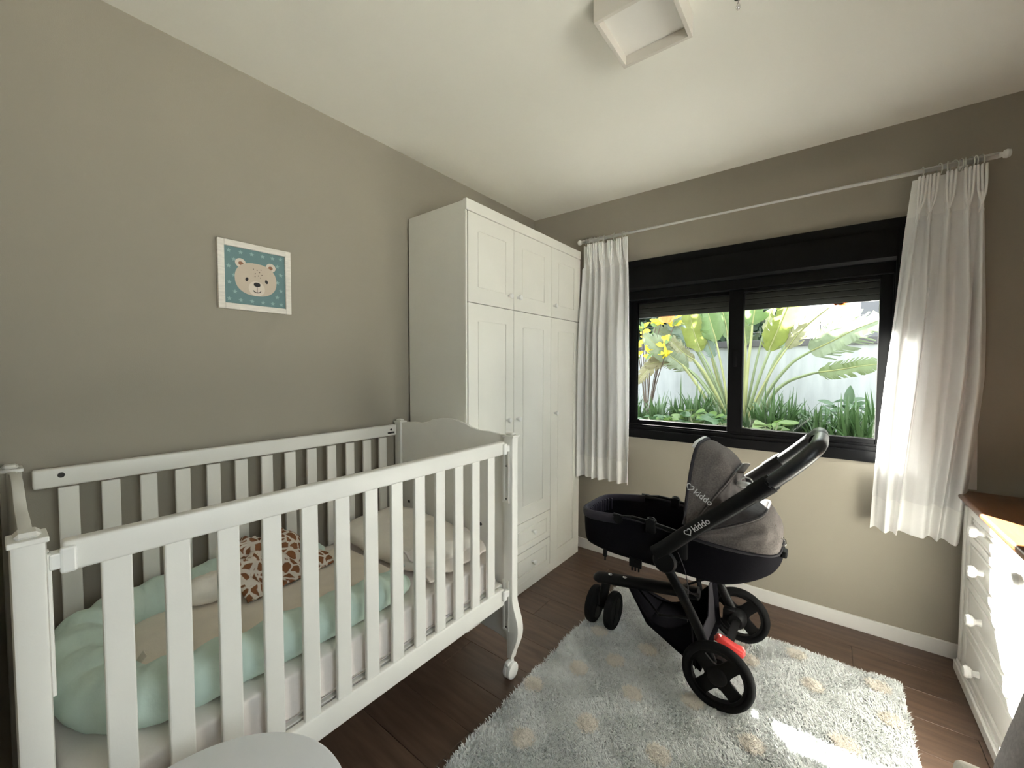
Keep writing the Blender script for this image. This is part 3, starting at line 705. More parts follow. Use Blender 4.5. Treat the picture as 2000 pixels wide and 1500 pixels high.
def tuft_obj(nm, data, m, origin):
    v, q, t = data; me = bpy.data.meshes.new(nm); v = v-np.array(origin)
    me.from_pydata(v.tolist(), [], q.tolist()+t.tolist()); me.materials.append(m); me.update()
    return link(bpy.data.objects.new(nm, me), rug, origin)
D = np.array(DOTS)
def rect(n):
    p = np.stack([rng.uniform(RX0-0.004, RX1+0.004, n), RYF+0.004-(RYF-RYN+0.008)*rng.random(n)**1.15], 1)
    dd = ((p[:, None, :]-D[None])**2).sum(2).min(1); return p[dd > 0.036**2]
o = tuft_obj('pile', tufts(175000, rect, 0.0185, 0.0018, 0.0), M_pile, ((RX0+RX1)/2, (RYF+RYN)/2, 0.012)); o['kind'] = 'stuff'
def disc(n):
    r_ = 0.039*np.sqrt(rng.random(n)); a = rng.uniform(0, 2*np.pi, n); return np.stack([r_*np.cos(a), r_*np.sin(a)], 1)
d0 = None
for x, y_ in DOTS:
    if d0 is None:
        d0 = tuft_obj('dot', tufts(1100, disc, 0.021, 0.0016, 0.001), M_dot, (0, 0, 0)); d0.location = Vector((x, y_, 0))-W[rug]; W[d0] = Vector((x, y_, 0))
    else: copy_at(d0, rug, (x, y_, 0), (0, 0, rnd.uniform(0, 6)))

# ------------------------------------------------------------------ stroller
YC = -0.77
st_ = thing('stroller', (1.40, YC, 0.016), 'black three wheeled stroller with grey brown hood', 'stroller')
GZ = 0.010
def wheel_big(yc, sgn):
    """sgn: direction of the outer face along y."""
    c = Vector((1.607, yc, GZ+0.136)); r = 0.136
    b = NB(); prof = []
    for k in range(14):
        a = 2*math.pi*k/14; prof.append((r-0.016+0.016*math.cos(a), 0.019*math.sin(a)))
    t = bmesh.new(); rings = []
    for k in range(56):
        a = 2*math.pi*k/56; rings.append([t.verts.new(c+Vector((pr_*math.cos(a), h, pr_*math.sin(a)))) for pr_, h in prof])
    for k in range(56):
        A, B = rings[k], rings[(k+1) % 56]
        for j in range(14): t.faces.new((A[j], A[(j+1) % 14], B[(j+1) % 14], B[j]))
    w_ = obj('rear_wheel', t, M_tyre, st_, True, angle=180)
    b = NB()
    rim = [(0.096, -0.012), (0.107, -0.012), (0.107, 0.012), (0.096, 0.012)]
    t = b; rings = []
    for k in range(48):
        a = 2*math.pi*k/48; rings.append([t.verts.new(c+Vector((pr_*math.cos(a), h, pr_*math.sin(a)))) for pr_, h in rim])
    for k in range(48):
        A, B = rings[k], rings[(k+1) % 48]
        for j in range(4): t.faces.new((A[j], A[(j+1) % 4], B[(j+1) % 4], B[j]))
    obj('rim', b, M_strp, w_)
    for k in range(4):
        a = R(48)+k*math.pi/2
        d = Vector((math.cos(a), 0, math.sin(a))); n_ = Vector((-math.sin(a), 0, math.cos(a)))
        b = NB(); out = [(0.0, -0.046), (0.046, -0.028), (0.086, -0.028), (0.102, -0.040), (0.102, 0.040), (0.086, 0.028), (0.046, 0.028), (0.0, 0.046)]
        prism(b, out, c+Vector((0, 0.006*1, 0)), d, n_, 0.012, 0.003); obj('spoke', b, M_strp, w_, True)
    b = NB(); lathe(b, [(0, -0.016), (0.036, -0.014), (0.040, 0.0), (0.036, 0.010), (0.030, 0.014), (0.0, 0.016)], c, (0, sgn, 0), 28); obj('hub', b, M_strp, w_, True)
    return w_
wheel_big(-1.028, -1); wheel_big(-0.512, 1)
for xx in (0.955, 1.062):
    s = -1 if xx < 1 else 1
    c = (xx, -0.80, GZ+0.096); b = NB()
    lathe(b, [(0.0, -0.020), (0.060, -0.020), (0.078, -0.021), (0.092, -0.015), (0.096, 0.0), (0.092, 0.015), (0.078, 0.021), (0.070, 0.018), (0.0, 0.018)], c, (s, 0, 0), 40)
    w_ = obj('front_wheel', b, M_tyre, st_, True, angle=50)
    for sg in (1, -1):
        a = R(70); d = Vector((0, math.cos(a), math.sin(a))); n_ = Vector((0, -math.sin(a), math.cos(a)))
        b = NB(); prism(b, [(-0.068, 0.0), (-0.055, -0.030), (0, -0.018), (0.055, -0.030), (0.068, 0.0), (0.055, 0.030), (0, 0.018), (-0.055, 0.030)], Vector(c)+Vector((sg*0.0215-0.0015, 0, 0)), d, n_, 0.003, 0.0); obj('wheel_cover', b, M_strp, w_)
b = NB(); cyl(b, (0.975, -0.80, GZ+0.096), (1.042, -0.80, GZ+0.096), 0.012); tube(b, smooth_path([(1.008, -0.80, GZ+0.096), (1.008, -0.797, 0.17), (1.015, -0.785, 0.235)], 6), 0.024, 16); obj('front_fork', b, M_strp, st_, True)
# central beam and cross tube
b = NB(); tube(b, smooth_path([(0.968, -0.785, 0.246), (0.985, -0.784, 0.254), (1.10, -0.776, 0.268), (1.30, -0.77, 0.298), (1.475, -0.77, 0.325)], 5), [0.020]+[0.033]*20, 18, flat=(1.25, 0.80), up=(0, 0, 1)); obj('centre_beam', b, M_strm, st_, True)
for xx, zz in ((1.04, 0.290), (1.12, 0.300)):
    b = NB(); blob(b, (xx, -0.79, zz-0.003), (0.012, 0.008, 0.006), 1, 1, nu=14, nv=8); obj('rivet', b, M_chrome, st_, True)
for s in (-1, 1):
    yl = YC+s*0.222
    b = NB(); tube(b, [(1.375, yl, 0.540), (1.45, yl, 0.425), (1.52, yl, 0.300), (1.585, yl+s*0.01, 0.170)], 0.0175, 14, flat=(0.75, 1.25), up=(0.5, 0, 0.4)); obj('rear_leg', b, M_strm, st_, True)
    b = NB(); cyl(b, (1.388, yl-0.022, 0.548), (1.388, yl+0.022, 0.548), 0.052, seg=32); lathe(b, [(0.052, 0.0), (0.043, 0.009), (0.0, 0.011)], (1.388, yl+s*0.022, 0.548), (0, s, 0), 32); obj('hinge', b, M_strp, st_, True, angle=40)
    b = NB(); tube(b, [(1.475, YC+s*0.03, 0.33), (1.445, YC+s*0.10, 0.37), (1.43, yl, 0.46)], 0.011, 12); obj('cross_brace', b, M_strm, st_, True)
    b = NB(); tube(b, [(1.20, YC+s*0.03, 0.265), (1.34, YC+s*0.15, 0.245), (1.50, yl, 0.325)], 0.006, 10); obj('basket_rail', b, M_strm, st_, True)
b = NB(); cyl(b, (1.607, -1.02, GZ+0.136), (1.607, -0.52, GZ+0.136), 0.018, seg=16); obj('rear_axle', b, M_strm, st_, True)
for s in (-1, 1):
    b = NB(); lathe(b, [(0, -0.03), (0.030, -0.03), (0.044, -0.015), (0.046, 0.02), (0.034, 0.032), (0, 0.034)], (1.603, YC+s*0.205, GZ+0.140), (0, s, 0), 24); box(b, (1.545, YC+s*0.205-0.022, 0.130), (1.605, YC+s*0.205+0.022, 0.195), 0.010); obj('brake_housing', b, M_strp, st_, True, angle=40)
b = NB(); prism(b, [(-0.060, -0.014), (-0.052, 0.004), (-0.02, 0.012), (0.022, 0.010), (0.052, 0.014), (0.064, 0.004), (0.060, -0.016), (0.03, -0.014), (-0.01, -0.012)], (1.618, -0.835, 0.190), Vector((0.86, 0.12, -0.34)).normalized(), Vector((0.30, 0.10, 0.92)).normalized(), 0.046, 0.005); obj('brake_pedal', b, M_red, st_, True, angle=50)
# push handle
for s in (-1, 1): pass
near = [(1.345, 0.572), (1.40, 0.620), (1.471, 0.688), (1.56, 0.768), (1.66, 0.857), (1.78, 0.968)]
def hpath(s): return [(x, YC+s*0.245, z) for x, z in near]
for s in (-1, 1):
    b = NB(); tube(b, smooth_path(hpath(s), 4), 0.0245, 16, flat=(0.72, 1.28), up=(-0.7, 0, 0.7)); obj('handle_tube', b, M_strm, st_, True)
    b = NB(); tube(b, [(1.715, YC+s*0.245, 0.908), (1.77, YC+s*0.245, 0.958)], 0.029, 16, flat=(0.8, 1.2), up=(-0.7, 0, 0.7)); obj('handle_collar', b, M_strp, st_, True)
gp = [(1.765, -1.015, 0.953), (1.83, -1.013, 1.018), (1.876, -1.003, 1.068), (1.902, -0.975, 1.098), (1.912, -0.92, 1.110), (1.915, -0.77, 1.114), (1.912, -0.62, 1.110), (1.902, -0.565, 1.098), (1.876, -0.537, 1.068), (1.83, -0.527, 1.018), (1.765, -0.525, 0.953)]
b = NB(); tube(b, smooth_path(gp, 6), 0.0265, 18); obj('grip', b, M_grip, st_, True)
b = NB(); tube(b, smooth_path([(1.905, -0.86, 1.107), (1.915, -0.77, 1.1145), (1.905, -0.68, 1.107)], 6), 0.0275, 18); obj('grip_cap', b, M_strp, st_, True)
# cable
b = NB(); tube(b, smooth_path([(1.44, -1.005, 0.60), (1.475, -1.010, 0.52), (1.485, -1.0, 0.42), (1.47, -0.985, 0.36), (1.48, -0.985, 0.30)], 6), 0.0018, 8); obj('brake_cable', b, M_strl, st_, True)
# carrycot
def cot_outline(n=72, inset=0.0):
    o_ = []
    xf, xr, hw = 0.925+inset, 1.800-inset, 0.188-inset
    for k in range(n):
        a = 2*math.pi*k/n; c, s = math.cos(a), math.sin(a)
        if c >= 0: x = 1.52+(xr-1.52)*abs(c)**0.78; y_ = hw*math.copysign(abs(s)**0.78, s)
        else: x = 1.52-(1.52-xf)*abs(c)**0.34; y_ = hw*math.copysign(abs(s)**0.40, s)
        o_.append((x, YC+y_))
    return o_
def rimz(x): return 0.648+0.030*math.exp(-((x-1.22)/0.22)**2)-0.012*max(0, x-1.5)/0.3
def botz_(x): return 0.478+0.085*max(0, (x-1.58)/0.22)**1.4+0.012*max(0, (1.1-x)/0.17)
out0 = cot_outline()
def shell(levels, fn, seed=0):
    b = NB(); V = []
    for lv in levels:
        pts = cot_outline(72, lv[1]); V.append([b.verts.new(fn(x, y_, lv)) for x, y_ in pts])
    for A, B in zip(V, V[1:]):
        for k in range(72): b.faces.new((A[k], A[(k+1) % 72], B[(k+1) % 72], B[k]))
    return b, V
def fo(x, y_, lv):
    z = botz_(x)+(rimz(x)-botz_(x))*lv[0]; k = 0.008*noise.noise(Vector((x*13, y_*13, z*10)))*(1-lv[0])*(1 if x > 1.45 else 0.3)
    d = Vector((x-1.4, y_-YC, 0)).normalized(); return Vector((x, y_, z))+d*k*1.5+Vector((0, 0, k))
b, V = shell([(1, 0), (0.8, 0.0), (0.55, 0.001), (0.3, 0.004), (0.12, 0.007), (0.03, 0.011), (0.0, 0.020), (0.0, 0.06)], fo); b.faces.new(V[-1])
cot = obj('carrycot', b, M_strf, st_, True, angle=180)
b, V = shell([(1, 0.004), (0.8, 0.016), (0.4, 0.022), (0.2, 0.03), (0.16, 0.06)], lambda x, y_, lv: Vector((x, y_, botz_(x)+(rimz(x)-botz_(x))*lv[0]))); b.faces.new(V[-1])
obj('lining', b, M_strf, cot, True, angle=180)
fr_ = [p for p in out0]; 
b = NB(); tube(b, [(x, y_, rimz(x)+0.001) for x, y_ in out0], 0.0075, 10, True); obj('rim_piping', b, M_strl, cot, True)
# padded lip at the foot end
lip = sorted([(math.atan2(y_-YC, -(x-1.20)), x, y_) for x, y_ in out0 if x < 1.17], key=lambda t: t[0])
b = NB(); pts = [(x+0.006, y_, rimz(x)-0.012) for _, x, y_ in lip]; tube(b, smooth_path(pts, 3), 0.016, 12, flat=(0.8, 1.5), up=(0, 0, 1)); obj('padded_lip', b, M_purp, cot, True)
b = NB()
for k in range(13):
    yy = YC-0.13+0.26*k/12; box(b, (0.944+0.04*(abs(yy-YC)/0.15)**3, yy-0.0065, 0.585), (0.957+0.04*(abs(yy-YC)/0.15)**3, yy+0.0065, 0.652), 0.006)
obj('quilting', b, M_purp, cot, True)
for s in (-1, 1):
    yr = YC+s*0.192
    b = NB(); tube(b, [(1.13, yr, 0.684), (1.22, yr+s*0.002, 0.690), (1.30, yr+s*0.002, 0.686), (1.44, yr, 0.667)], 0.0085, 12); obj('side_rail', b, M_strm, cot, True)
    b = NB(); cyl(b, (1.155, yr-0.006, 0.668), (1.155, yr+s*0.012, 0.668), 0.022, seg=22); obj('side_button', b, M_strp, cot, True)
    b = NB(); box(b, (1.288, yr-0.016, 0.640), (1.332, yr+0.016, 0.700), 0.006); lathe(b, [(0.017, 0.0), (0.017, 0.006), (0.011, 0.006), (0.011, 0.001), (0, 0.001)], (1.31, yr, 0.700), (0, 0, 1), 22); obj('bar_socket', b, M_strp, cot, True, angle=40)
    b = NB(); box(b, (1.40, yr-0.014, 0.555), (1.47, yr+0.014, 0.66), 0.010); obj('seat_mount', b, M_strp, cot, True)
for xx, yy in ((1.075, -0.935), (1.235, -0.95)):
    b = NB()
    n_ = 1 if xx < 1.1 else 3
    box(b, (xx-0.010*n_, yy-0.006, 0.450), (xx+0.010*n_, yy+0.006, 0.492), 0.003)
    for k in range(n_): box(b, (xx+(k-(n_-1)/2)*0.016-0.004, yy-0.004, 0.430), (xx+(k-(n_-1)/2)*0.016+0.004, yy+0.004, 0.455), 0.003)
    obj('buckle', b, M_strp, cot)
b = NB(); box(b, (1.795, -0.83, 0.612), (1.818, -0.775, 0.640), 0.006); obj('rear_clip', b, M_strp, cot)
# hood: fan of bows about the pivots
PVX, PVZ = 1.445, 0.660
BOWS = [(84.5, 0.395), (57.0, 0.345), (24.0, 0.327), (-3.0, 0.352)]
HW = 0.190
def bow(th, L, t, e=0.47, w=HW):
    c = math.cos(t); s = max(0, math.sin(t))
    r = L*s**e; return Vector((PVX+r*math.cos(R(th)), YC+w*math.copysign(abs(c)**e, -c), PVZ+r*math.sin(R(th))))
def hood_panel(nm, i, m, sag, par, amp=0.004, n2=14):
    (a0, l0), (a1, l1) = BOWS[i], BOWS[i+1]
    def f(u, v):
        k = math.sin(math.pi*v); th = a0+(a1-a0)*v; L = l0+(l1-l0)*v-sag*k
        p = bow(th, L, math.pi*(0.004+0.992*u)); q = (p-Vector((PVX, YC, PVZ)))
        return p + q.normalized()*amp*k*noise.noise(Vector((u*9, v*4+i*7, 2.0)))*2
    b = NB(); grid(b, f, 60, n2); o = obj(nm, b, m, par, True, angle=180)
    s = o.modifiers.new('thickness', 'SOLIDIFY'); s.thickness = 0.004; s.offset = -1
    return o
hood = hood_panel('hood', 0, M_hood, -0.012, st_)
hood_panel('window_panel', 1, M_hood2, 0.075, hood, 0.016)
hood_panel('rear_panel', 2, M_hood, -0.010, hood, 0.006)
for i, (a, L) in enumerate(BOWS):
    b = NB(); tube(b, [bow(a, L+0.002, math.pi*(0.004+0.992*k/60)) for k in range(61)], 0.005 if i else 0.007, 8); obj('hood_seam', b, M_strl if i in (0, 3) else M_hood2, hood, True)
b = NB(); tube(b, [bow(86.2, 0.401, math.pi*(0.36+0.28*k/20)) for k in range(21)], 0.008, 10, flat=(1, 0.6)); obj('hood_trim', b, M_print, hood, True)
b = NB(); tube(b, [bow(55, 0.36, math.pi*(0.42+0.16*k/8)) for k in range(9)], 0.010, 8, flat=(1.4, 0.4)); obj('peak_fold', b, M_hood, hood, True)
b = NB(); blob(b, (1.665, -0.86, 0.898), (0.032, 0.03, 0.012), 0.9, 0.9, 0.006, 30, 24, 14); obj('window_flap', b, M_print, hood, True)
b = NB(); tube(b, [(1.672+0.022*math.cos(a), -0.86, 0.912+0.020*math.sin(a)) for a in [math.pi*k/12 for k in range(13)]], 0.003, 8); obj('flap_loop', b, M_print, hood, True)
for xx, yy, zz in ((1.766, -0.84, 0.735), (1.80, -0.80, 0.668)):
    b = NB(); tube(b, [(xx+0.012*math.cos(a), yy, zz+0.016*math.sin(a)) for a in [2*math.pi*k/14 for k in range(14)]], 0.0035, 8, True); obj('hood_toggle', b, M_chrome, hood, True)
# basket under the seat
def bk(u, v): return u
b = NB()
YB0, YB1 = -0.975, -0.565
P_ = {}
def qd(a, c, d, e, n=10, dip=0.0, bul=0.0, axis=(0, 0, 1)):
    a, c, d, e = map(Vector, (a, c, d, e))
    def f(u, v):
        p = (a*(1-u)+c*u)*(1-v)+(e*(1-u)+d*u)*v
        return p+Vector((0, 0, -dip*math.sin(math.pi*u)**1.2*v))+Vector(axis)*bul*math.sin(math.pi*u)*math.sin(math.pi*v)
    grid(b, f, n, n)
for s, yy in ((-1, YB0), (1, YB1)):
    qd((1.275, yy*0.6+YC*0.4, 0.165), (1.535, yy, 0.100), (1.515, yy, 0.315), (1.145, YC+s*0.03, 0.262), 16, 0.115, 0.012, (0, s, 0))
qd((1.275, YB0*0.6+YC*0.4, 0.165), (1.535, YB0, 0.100), (1.535, YB1, 0.100), (1.275, YB1*0.6+YC*0.4, 0.165), 10, 0, -0.02)
qd((1.275, YB0*0.6+YC*0.4, 0.165), (1.275, YB1*0.6+YC*0.4, 0.165), (1.145, YC+0.03, 0.262), (1.145, YC-0.03, 0.262), 8)
o = obj('basket', b, M_strf, st_, True, angle=60); sm = o.modifiers.new('thickness', 'SOLIDIFY'); sm.thickness = 0.004
# rear basket panel with a deep notch
out = []
for k in range(25):
    u = k/24; yy = YB0+(YB1-YB0)*u
    d = 1-min(1, abs(u-0.5)/0.33); zt = 0.315-0.125*min(1, d*2.2)**0.8 if d > 0 else 0.315+0.0*u
    out.append((yy, zt))
b = NB(); prism(b, [(y_, z) for y_, z in out]+[(YB1, 0.100), (YB0, 0.100)], (1.520, 0, 0), (0, 1, 0), (-0.10, 0, 1), 0.004); obj('basket_back', b, M_strl, o)
# lettering "kiddo" with its heart mark
def letters(nm, s, par, warp, m=M_print):
    cu = bpy.data.curves.new('lettering', 'FONT'); cu.body = s; cu.size = 1.0; cu.extrude = 0.0; cu.offset = 0.012; cu.resolution_u = 3
    t = bpy.data.objects.new('lettering', cu); COL.objects.link(t)
    dg = bpy.context.evaluated_depsgraph_get(); me = bpy.data.meshes.new_from_object(t.evaluated_get(dg))
    bpy.data.objects.remove(t); bpy.data.curves.remove(cu)
    b = NB(); b.from_mesh(me); bpy.data.meshes.remove(me)
    # heart mark left of the word
    hp = [(16*math.sin(a)**3/34-0.62, (13*math.cos(a)-5*math.cos(2*a)-2*math.cos(3*a)-math.cos(4*a))/34+0.33) for a in [2*math.pi*k/40 for k in range(40)]]
    for k in range(40):
        p0 = Vector((*hp[k], 0)); p1 = Vector((*hp[(k+1) % 40], 0)); cc = Vector((-0.62, 0.33, 0))
        q0 = cc+(p0-cc)*0.76; q1 = cc+(p1-cc)*0.76
        try: b.faces.new([b.verts.new(p) for p in (p0, p1, q1, q0)])
        except Exception: pass
    bmesh.ops.subdivide_edges(b, edges=[e for e in b.edges if e.calc_length() > 0.25], cuts=3)
    for v in b.verts: v.co = warp(v.co.x, v.co.y)
    return obj(nm, b, m, par)
a_ = math.atan2(0.824-0.688, 1.625-1.471)
def w_tube(x, y_):
    k = 0.036; ox = 1.512+k*(x*math.cos(a_)-y_*math.sin(a_)); oz = 0.714+k*(x*math.sin(a_)+y_*math.cos(a_))
    # follow the rounded side of the tube
    return Vector((ox, YC-0.245-0.0190, oz))
letters('lettering', 'kiddo', st_, w_tube)
def hood_y(x, z):
    r = math.hypot(x-PVX, z-PVZ); th = math.degrees(math.atan2(z-PVZ, x-PVX)); v = (84.5-th)/(84.5-57.0)
    L = 0.395+(0.345-0.395)*v+0.012*math.sin(math.pi*min(1, max(0, v))); s = min(0.999, (r/L)**(1/0.47)); t = math.asin(s)
    return YC-HW*math.cos(t)**0.47
def w_hood(x, y_):
    k = 0.036; a = R(-33); ox = 1.488+k*(x*math.cos(a)-y_*math.sin(a)); oz = 0.858+k*(x*math.sin(a)+y_*math.cos(a))
    return Vector((ox, hood_y(ox, oz)-0.012, oz))
letters('lettering', 'kiddo', hood, w_hood)

# ------------------------------------------------------------------ dresser
dr = thing('dresser', (2.67, -0.65, 0), 'white chest of drawers with honey wood top', 'dresser')
DXF = 2.44; DY0, DY1 = -1.200, -0.100
b = NB(); box(b, (DXF+0.012, DY0, 0.05), (2.915, DY1, 0.800), 0.003); obj('carcass', b, M_dress, dr)
b = NB(); box(b, (2.412, DY0-0.04, 0.803), (2.925, -0.050, 0.828), 0.010, 3); tp = obj('wood_top', b, M_wood, dr, True)
b = NB(); box(b, (DXF-0.004, DY0-0.012, 0.792), (2.918, DY1+0.012, 0.804), 0.003); obj('top_moulding', b, M_dress, dr)
b = NB(); box(b, (DXF-0.014, DY0-0.014, 0.0), (2.915, DY1+0.012, 0.045), 0.004); box(b, (DXF-0.006, DY0-0.008, 0.04), (2.915, DY1+0.006, 0.060), 0.006); obj('plinth', b, M_dress, dr)
for ya in (DY0, DY1-0.085):
    b = NB(); box(b, (DXF-0.002, ya, 0.055), (DXF+0.02, ya+0.085, 0.795), 0.003); box(b, (DXF-0.010, ya+0.022, 0.075), (DXF, ya+0.052, 0.780), 0.008, 3); obj('pilaster', b, M_dress, dr, True)
def dknob(par, yk, zk):
    b = NB(); lathe(b, [(0.0, -0.002), (0.014, -0.001), (0.011, 0.008), (0.011, 0.016), (0.0205, 0.023), (0.0235, 0.032), (0.019, 0.042), (0.0, 0.046)], (DXF-0.006, yk, zk), (-1, 0, 0), 22); obj('knob', b, M_knob, par, True)
def ddrawer(y0, y1, z0, z1, knobs):
    b = NB(); g = 0.003; y0 += g; y1 -= g; z0 += g; z1 -= g; m_ = 0.030
    box(b, (DXF-0.006, y0, z0), (DXF+0.014, y0+m_, z1), 0.003); box(b, (DXF-0.006, y1-m_, z0), (DXF+0.014, y1, z1), 0.003)
    box(b, (DXF-0.006, y0+m_, z0), (DXF+0.014, y1-m_, z0+m_), 0.003); box(b, (DXF-0.006, y0+m_, z1-m_), (DXF+0.014, y1-m_, z1), 0.003)
    o = obj('drawer', b, M_dress, dr)
    b = NB(); box(b, (DXF+0.004, y0+m_-0.002, z0+m_-0.002), (DXF+0.013, y1-m_+0.002, z1-m_+0.002)); box(b, (DXF-0.004, y0+m_+0.012, z0+m_+0.012), (DXF+0.006, y1-m_-0.012, z1-m_-0.012), 0.006, 2); obj('panel', b, M_dress, o)
    for yk in knobs: dknob(o, yk, (z0+z1)/2)
ddrawer(-0.640, -0.190, 0.690, 0.790, [-0.415]); ddrawer(-1.110, -0.660, 0.690, 0.790, [-0.885])
for z0, z1 in ((0.490, 0.676), (0.290, 0.476), (0.068, 0.276)): ddrawer(-1.110, -0.190, z0, z1, [-0.425, -0.875])
b = NB(); box(b, (DXF-0.002, -0.660, 0.69), (DXF+0.016, -0.640, 0.79), 0.002)
for z in (0.676, 0.476, 0.276): box(b, (DXF-0.003, -1.112, z), (DXF+0.016, -0.188, z+0.014), 0.003)
obj('drawer_rail', b, M_dress, dr)

# ------------------------------------------------------------------ armchair at the right edge
ac = thing('armchair', (2.55, -1.75, 0), 'grey fabric armchair with beige seat in front of the dresser', 'chair')
def pad(nm, lo, hi, e, m, amp=0.004):
    b = wrinkled_box(lo, hi, e, amp, 6, 56, 30, lo[0]); return obj(nm, b, m, ac, True, angle=180)
pad('seat', (2.185, -1.99, 0.31), (2.72, -1.505, 0.500), 0.32, M_chairs)
pad('seat_front', (2.180, -2.12, 0.30), (2.262, -1.375, 0.470), 0.40, M_chairs)
for ya, yb in ((-1.500, -1.395), (-2.10, -1.995)):
    b = NB()
    prism(b, [(2.215, 0.16), (2.250, 0.50), (2.288, 0.685), (2.315, 0.715), (2.36, 0.728), (2.62, 0.745), (2.80, 0.76), (2.80, 0.16)], (0, yb, 0), (1, 0, 0), (0, 0, 1), yb-ya, 0.026); obj('arm', b, M_chair, ac, True, angle=70)
b = NB(); box(b, (2.70, -2.09, 0.16), (2.88, -1.405, 0.98), 0.05, 4); obj('backrest', b, M_chair, ac, True)
b = NB(); box(b, (2.24, -2.0, 0.16), (2.72, -1.495, 0.31), 0.02, 3); obj('seat_base', b, M_chair, ac, True)
for xx in (2.30, 2.80):
    for yy in (-2.04, -1.455):
        b = NB(); cyl(b, (xx, yy, 0.0005), (xx, yy, 0.17), 0.014, 0.022, 16); obj('leg', b, M_wood, ac, True)

# ------------------------------------------------------------------ round white side table
tb = thing('side_table', (1.138, -2.613, 0), 'small round white side table in front of the crib', 'table')
c = (1.138, -2.613, 0)
b = NB(); lathe(b, [(0, 0.578), (0.215, 0.578), (0.2275, 0.583), (0.2295, 0.590), (0.2275, 0.597), (0.222, 0.600), (0, 0.600)], c, (0, 0, 1), 72); t_ = obj('table_top', b, M_table, tb, True, angle=40)
for (x, y_, r_, l) in ((1.219, -2.427, 0.4, 0.008), (1.285, -2.478, 1.9, 0.008), (1.175, -2.47, 0.6, 0.007)):
    b = NB(); box(b, (x-l, y_-0.0006, 0.6), (x+l, y_+0.0006, 0.6003), rot=Matrix.Rotation(r_, 3, 'Z')); obj('scratch', b, M_scr, t_)
b = NB(); cyl(b, (c[0], c[1], 0.02), (c[0], c[1], 0.579), 0.020, seg=24); obj('pedestal', b, M_table, tb, True, angle=40)
b = NB(); lathe(b, [(0, 0.0005), (0.16, 0.0005), (0.16, 0.006), (0.15, 0.012), (0.03, 0.022), (0, 0.022)], c, (0, 0, 1), 48); obj('base_plate', b, M_table, tb, True, angle=40)

# ------------------------------------------------------------------ garden outside
b = NB(); box(b, (-7, 0.166, 0.40), (9, 12, 0.70)); struct(obj('garden_ground', b, M_soil), 'dark planted soil of the garden bed', 'ground')
b = NB(); box(b, (XR+0.13, -12, -0.12), (14, -0.2, -0.04)); struct(obj('bounce_ground', b, M_bounce), 'added unseen pale slab bouncing sunlight through the side wall', 'ground')  # unseen slab added to bounce sunlight up onto the ceiling
gw = thing('garden_wall', (1.3, 2.6, 0.70), 'white garden wall with grey coping behind the plants', 'wall'); gw['kind'] = 'structure'
b = NB(); box(b, (-6, 2.5, 0.5), (8, 2.68, 1.632)); obj('masonry', b, M_gwall, gw)
b = NB(); box(b, (-6, 2.47, 1.632), (8, 2.71, 1.706), 0.006); obj('coping', b, M_cop, gw)
fe = thing('electric_fence', (1.3, 2.6, 1.706), 'thin wire security fence on top of the garden wall', 'fence')
b0 = None
for xx in (-3.2, -0.66, 1.87, 4.4):
    if b0 is None: b = NB(); cyl(b, (xx, 2.6, 1.70), (xx, 2.6, 2.45), 0.008, seg=10); b0 = obj('fence_post', b, M_cop, fe, True)
    else: copy_at(b0, fe, (xx, 2.6, W[b0].z))
b0 = None
for k in range(5):
    z = 1.80+0.13*k
    if b0 is None: b = NB(); cyl(b, (-5.5, 2.6, z), (7.5, 2.6, z), 0.0025, seg=6); b0 = obj('wire', b, M_wire, fe, True)
    else: copy_at(b0, fe, (W[b0].x, W[b0].y, z))

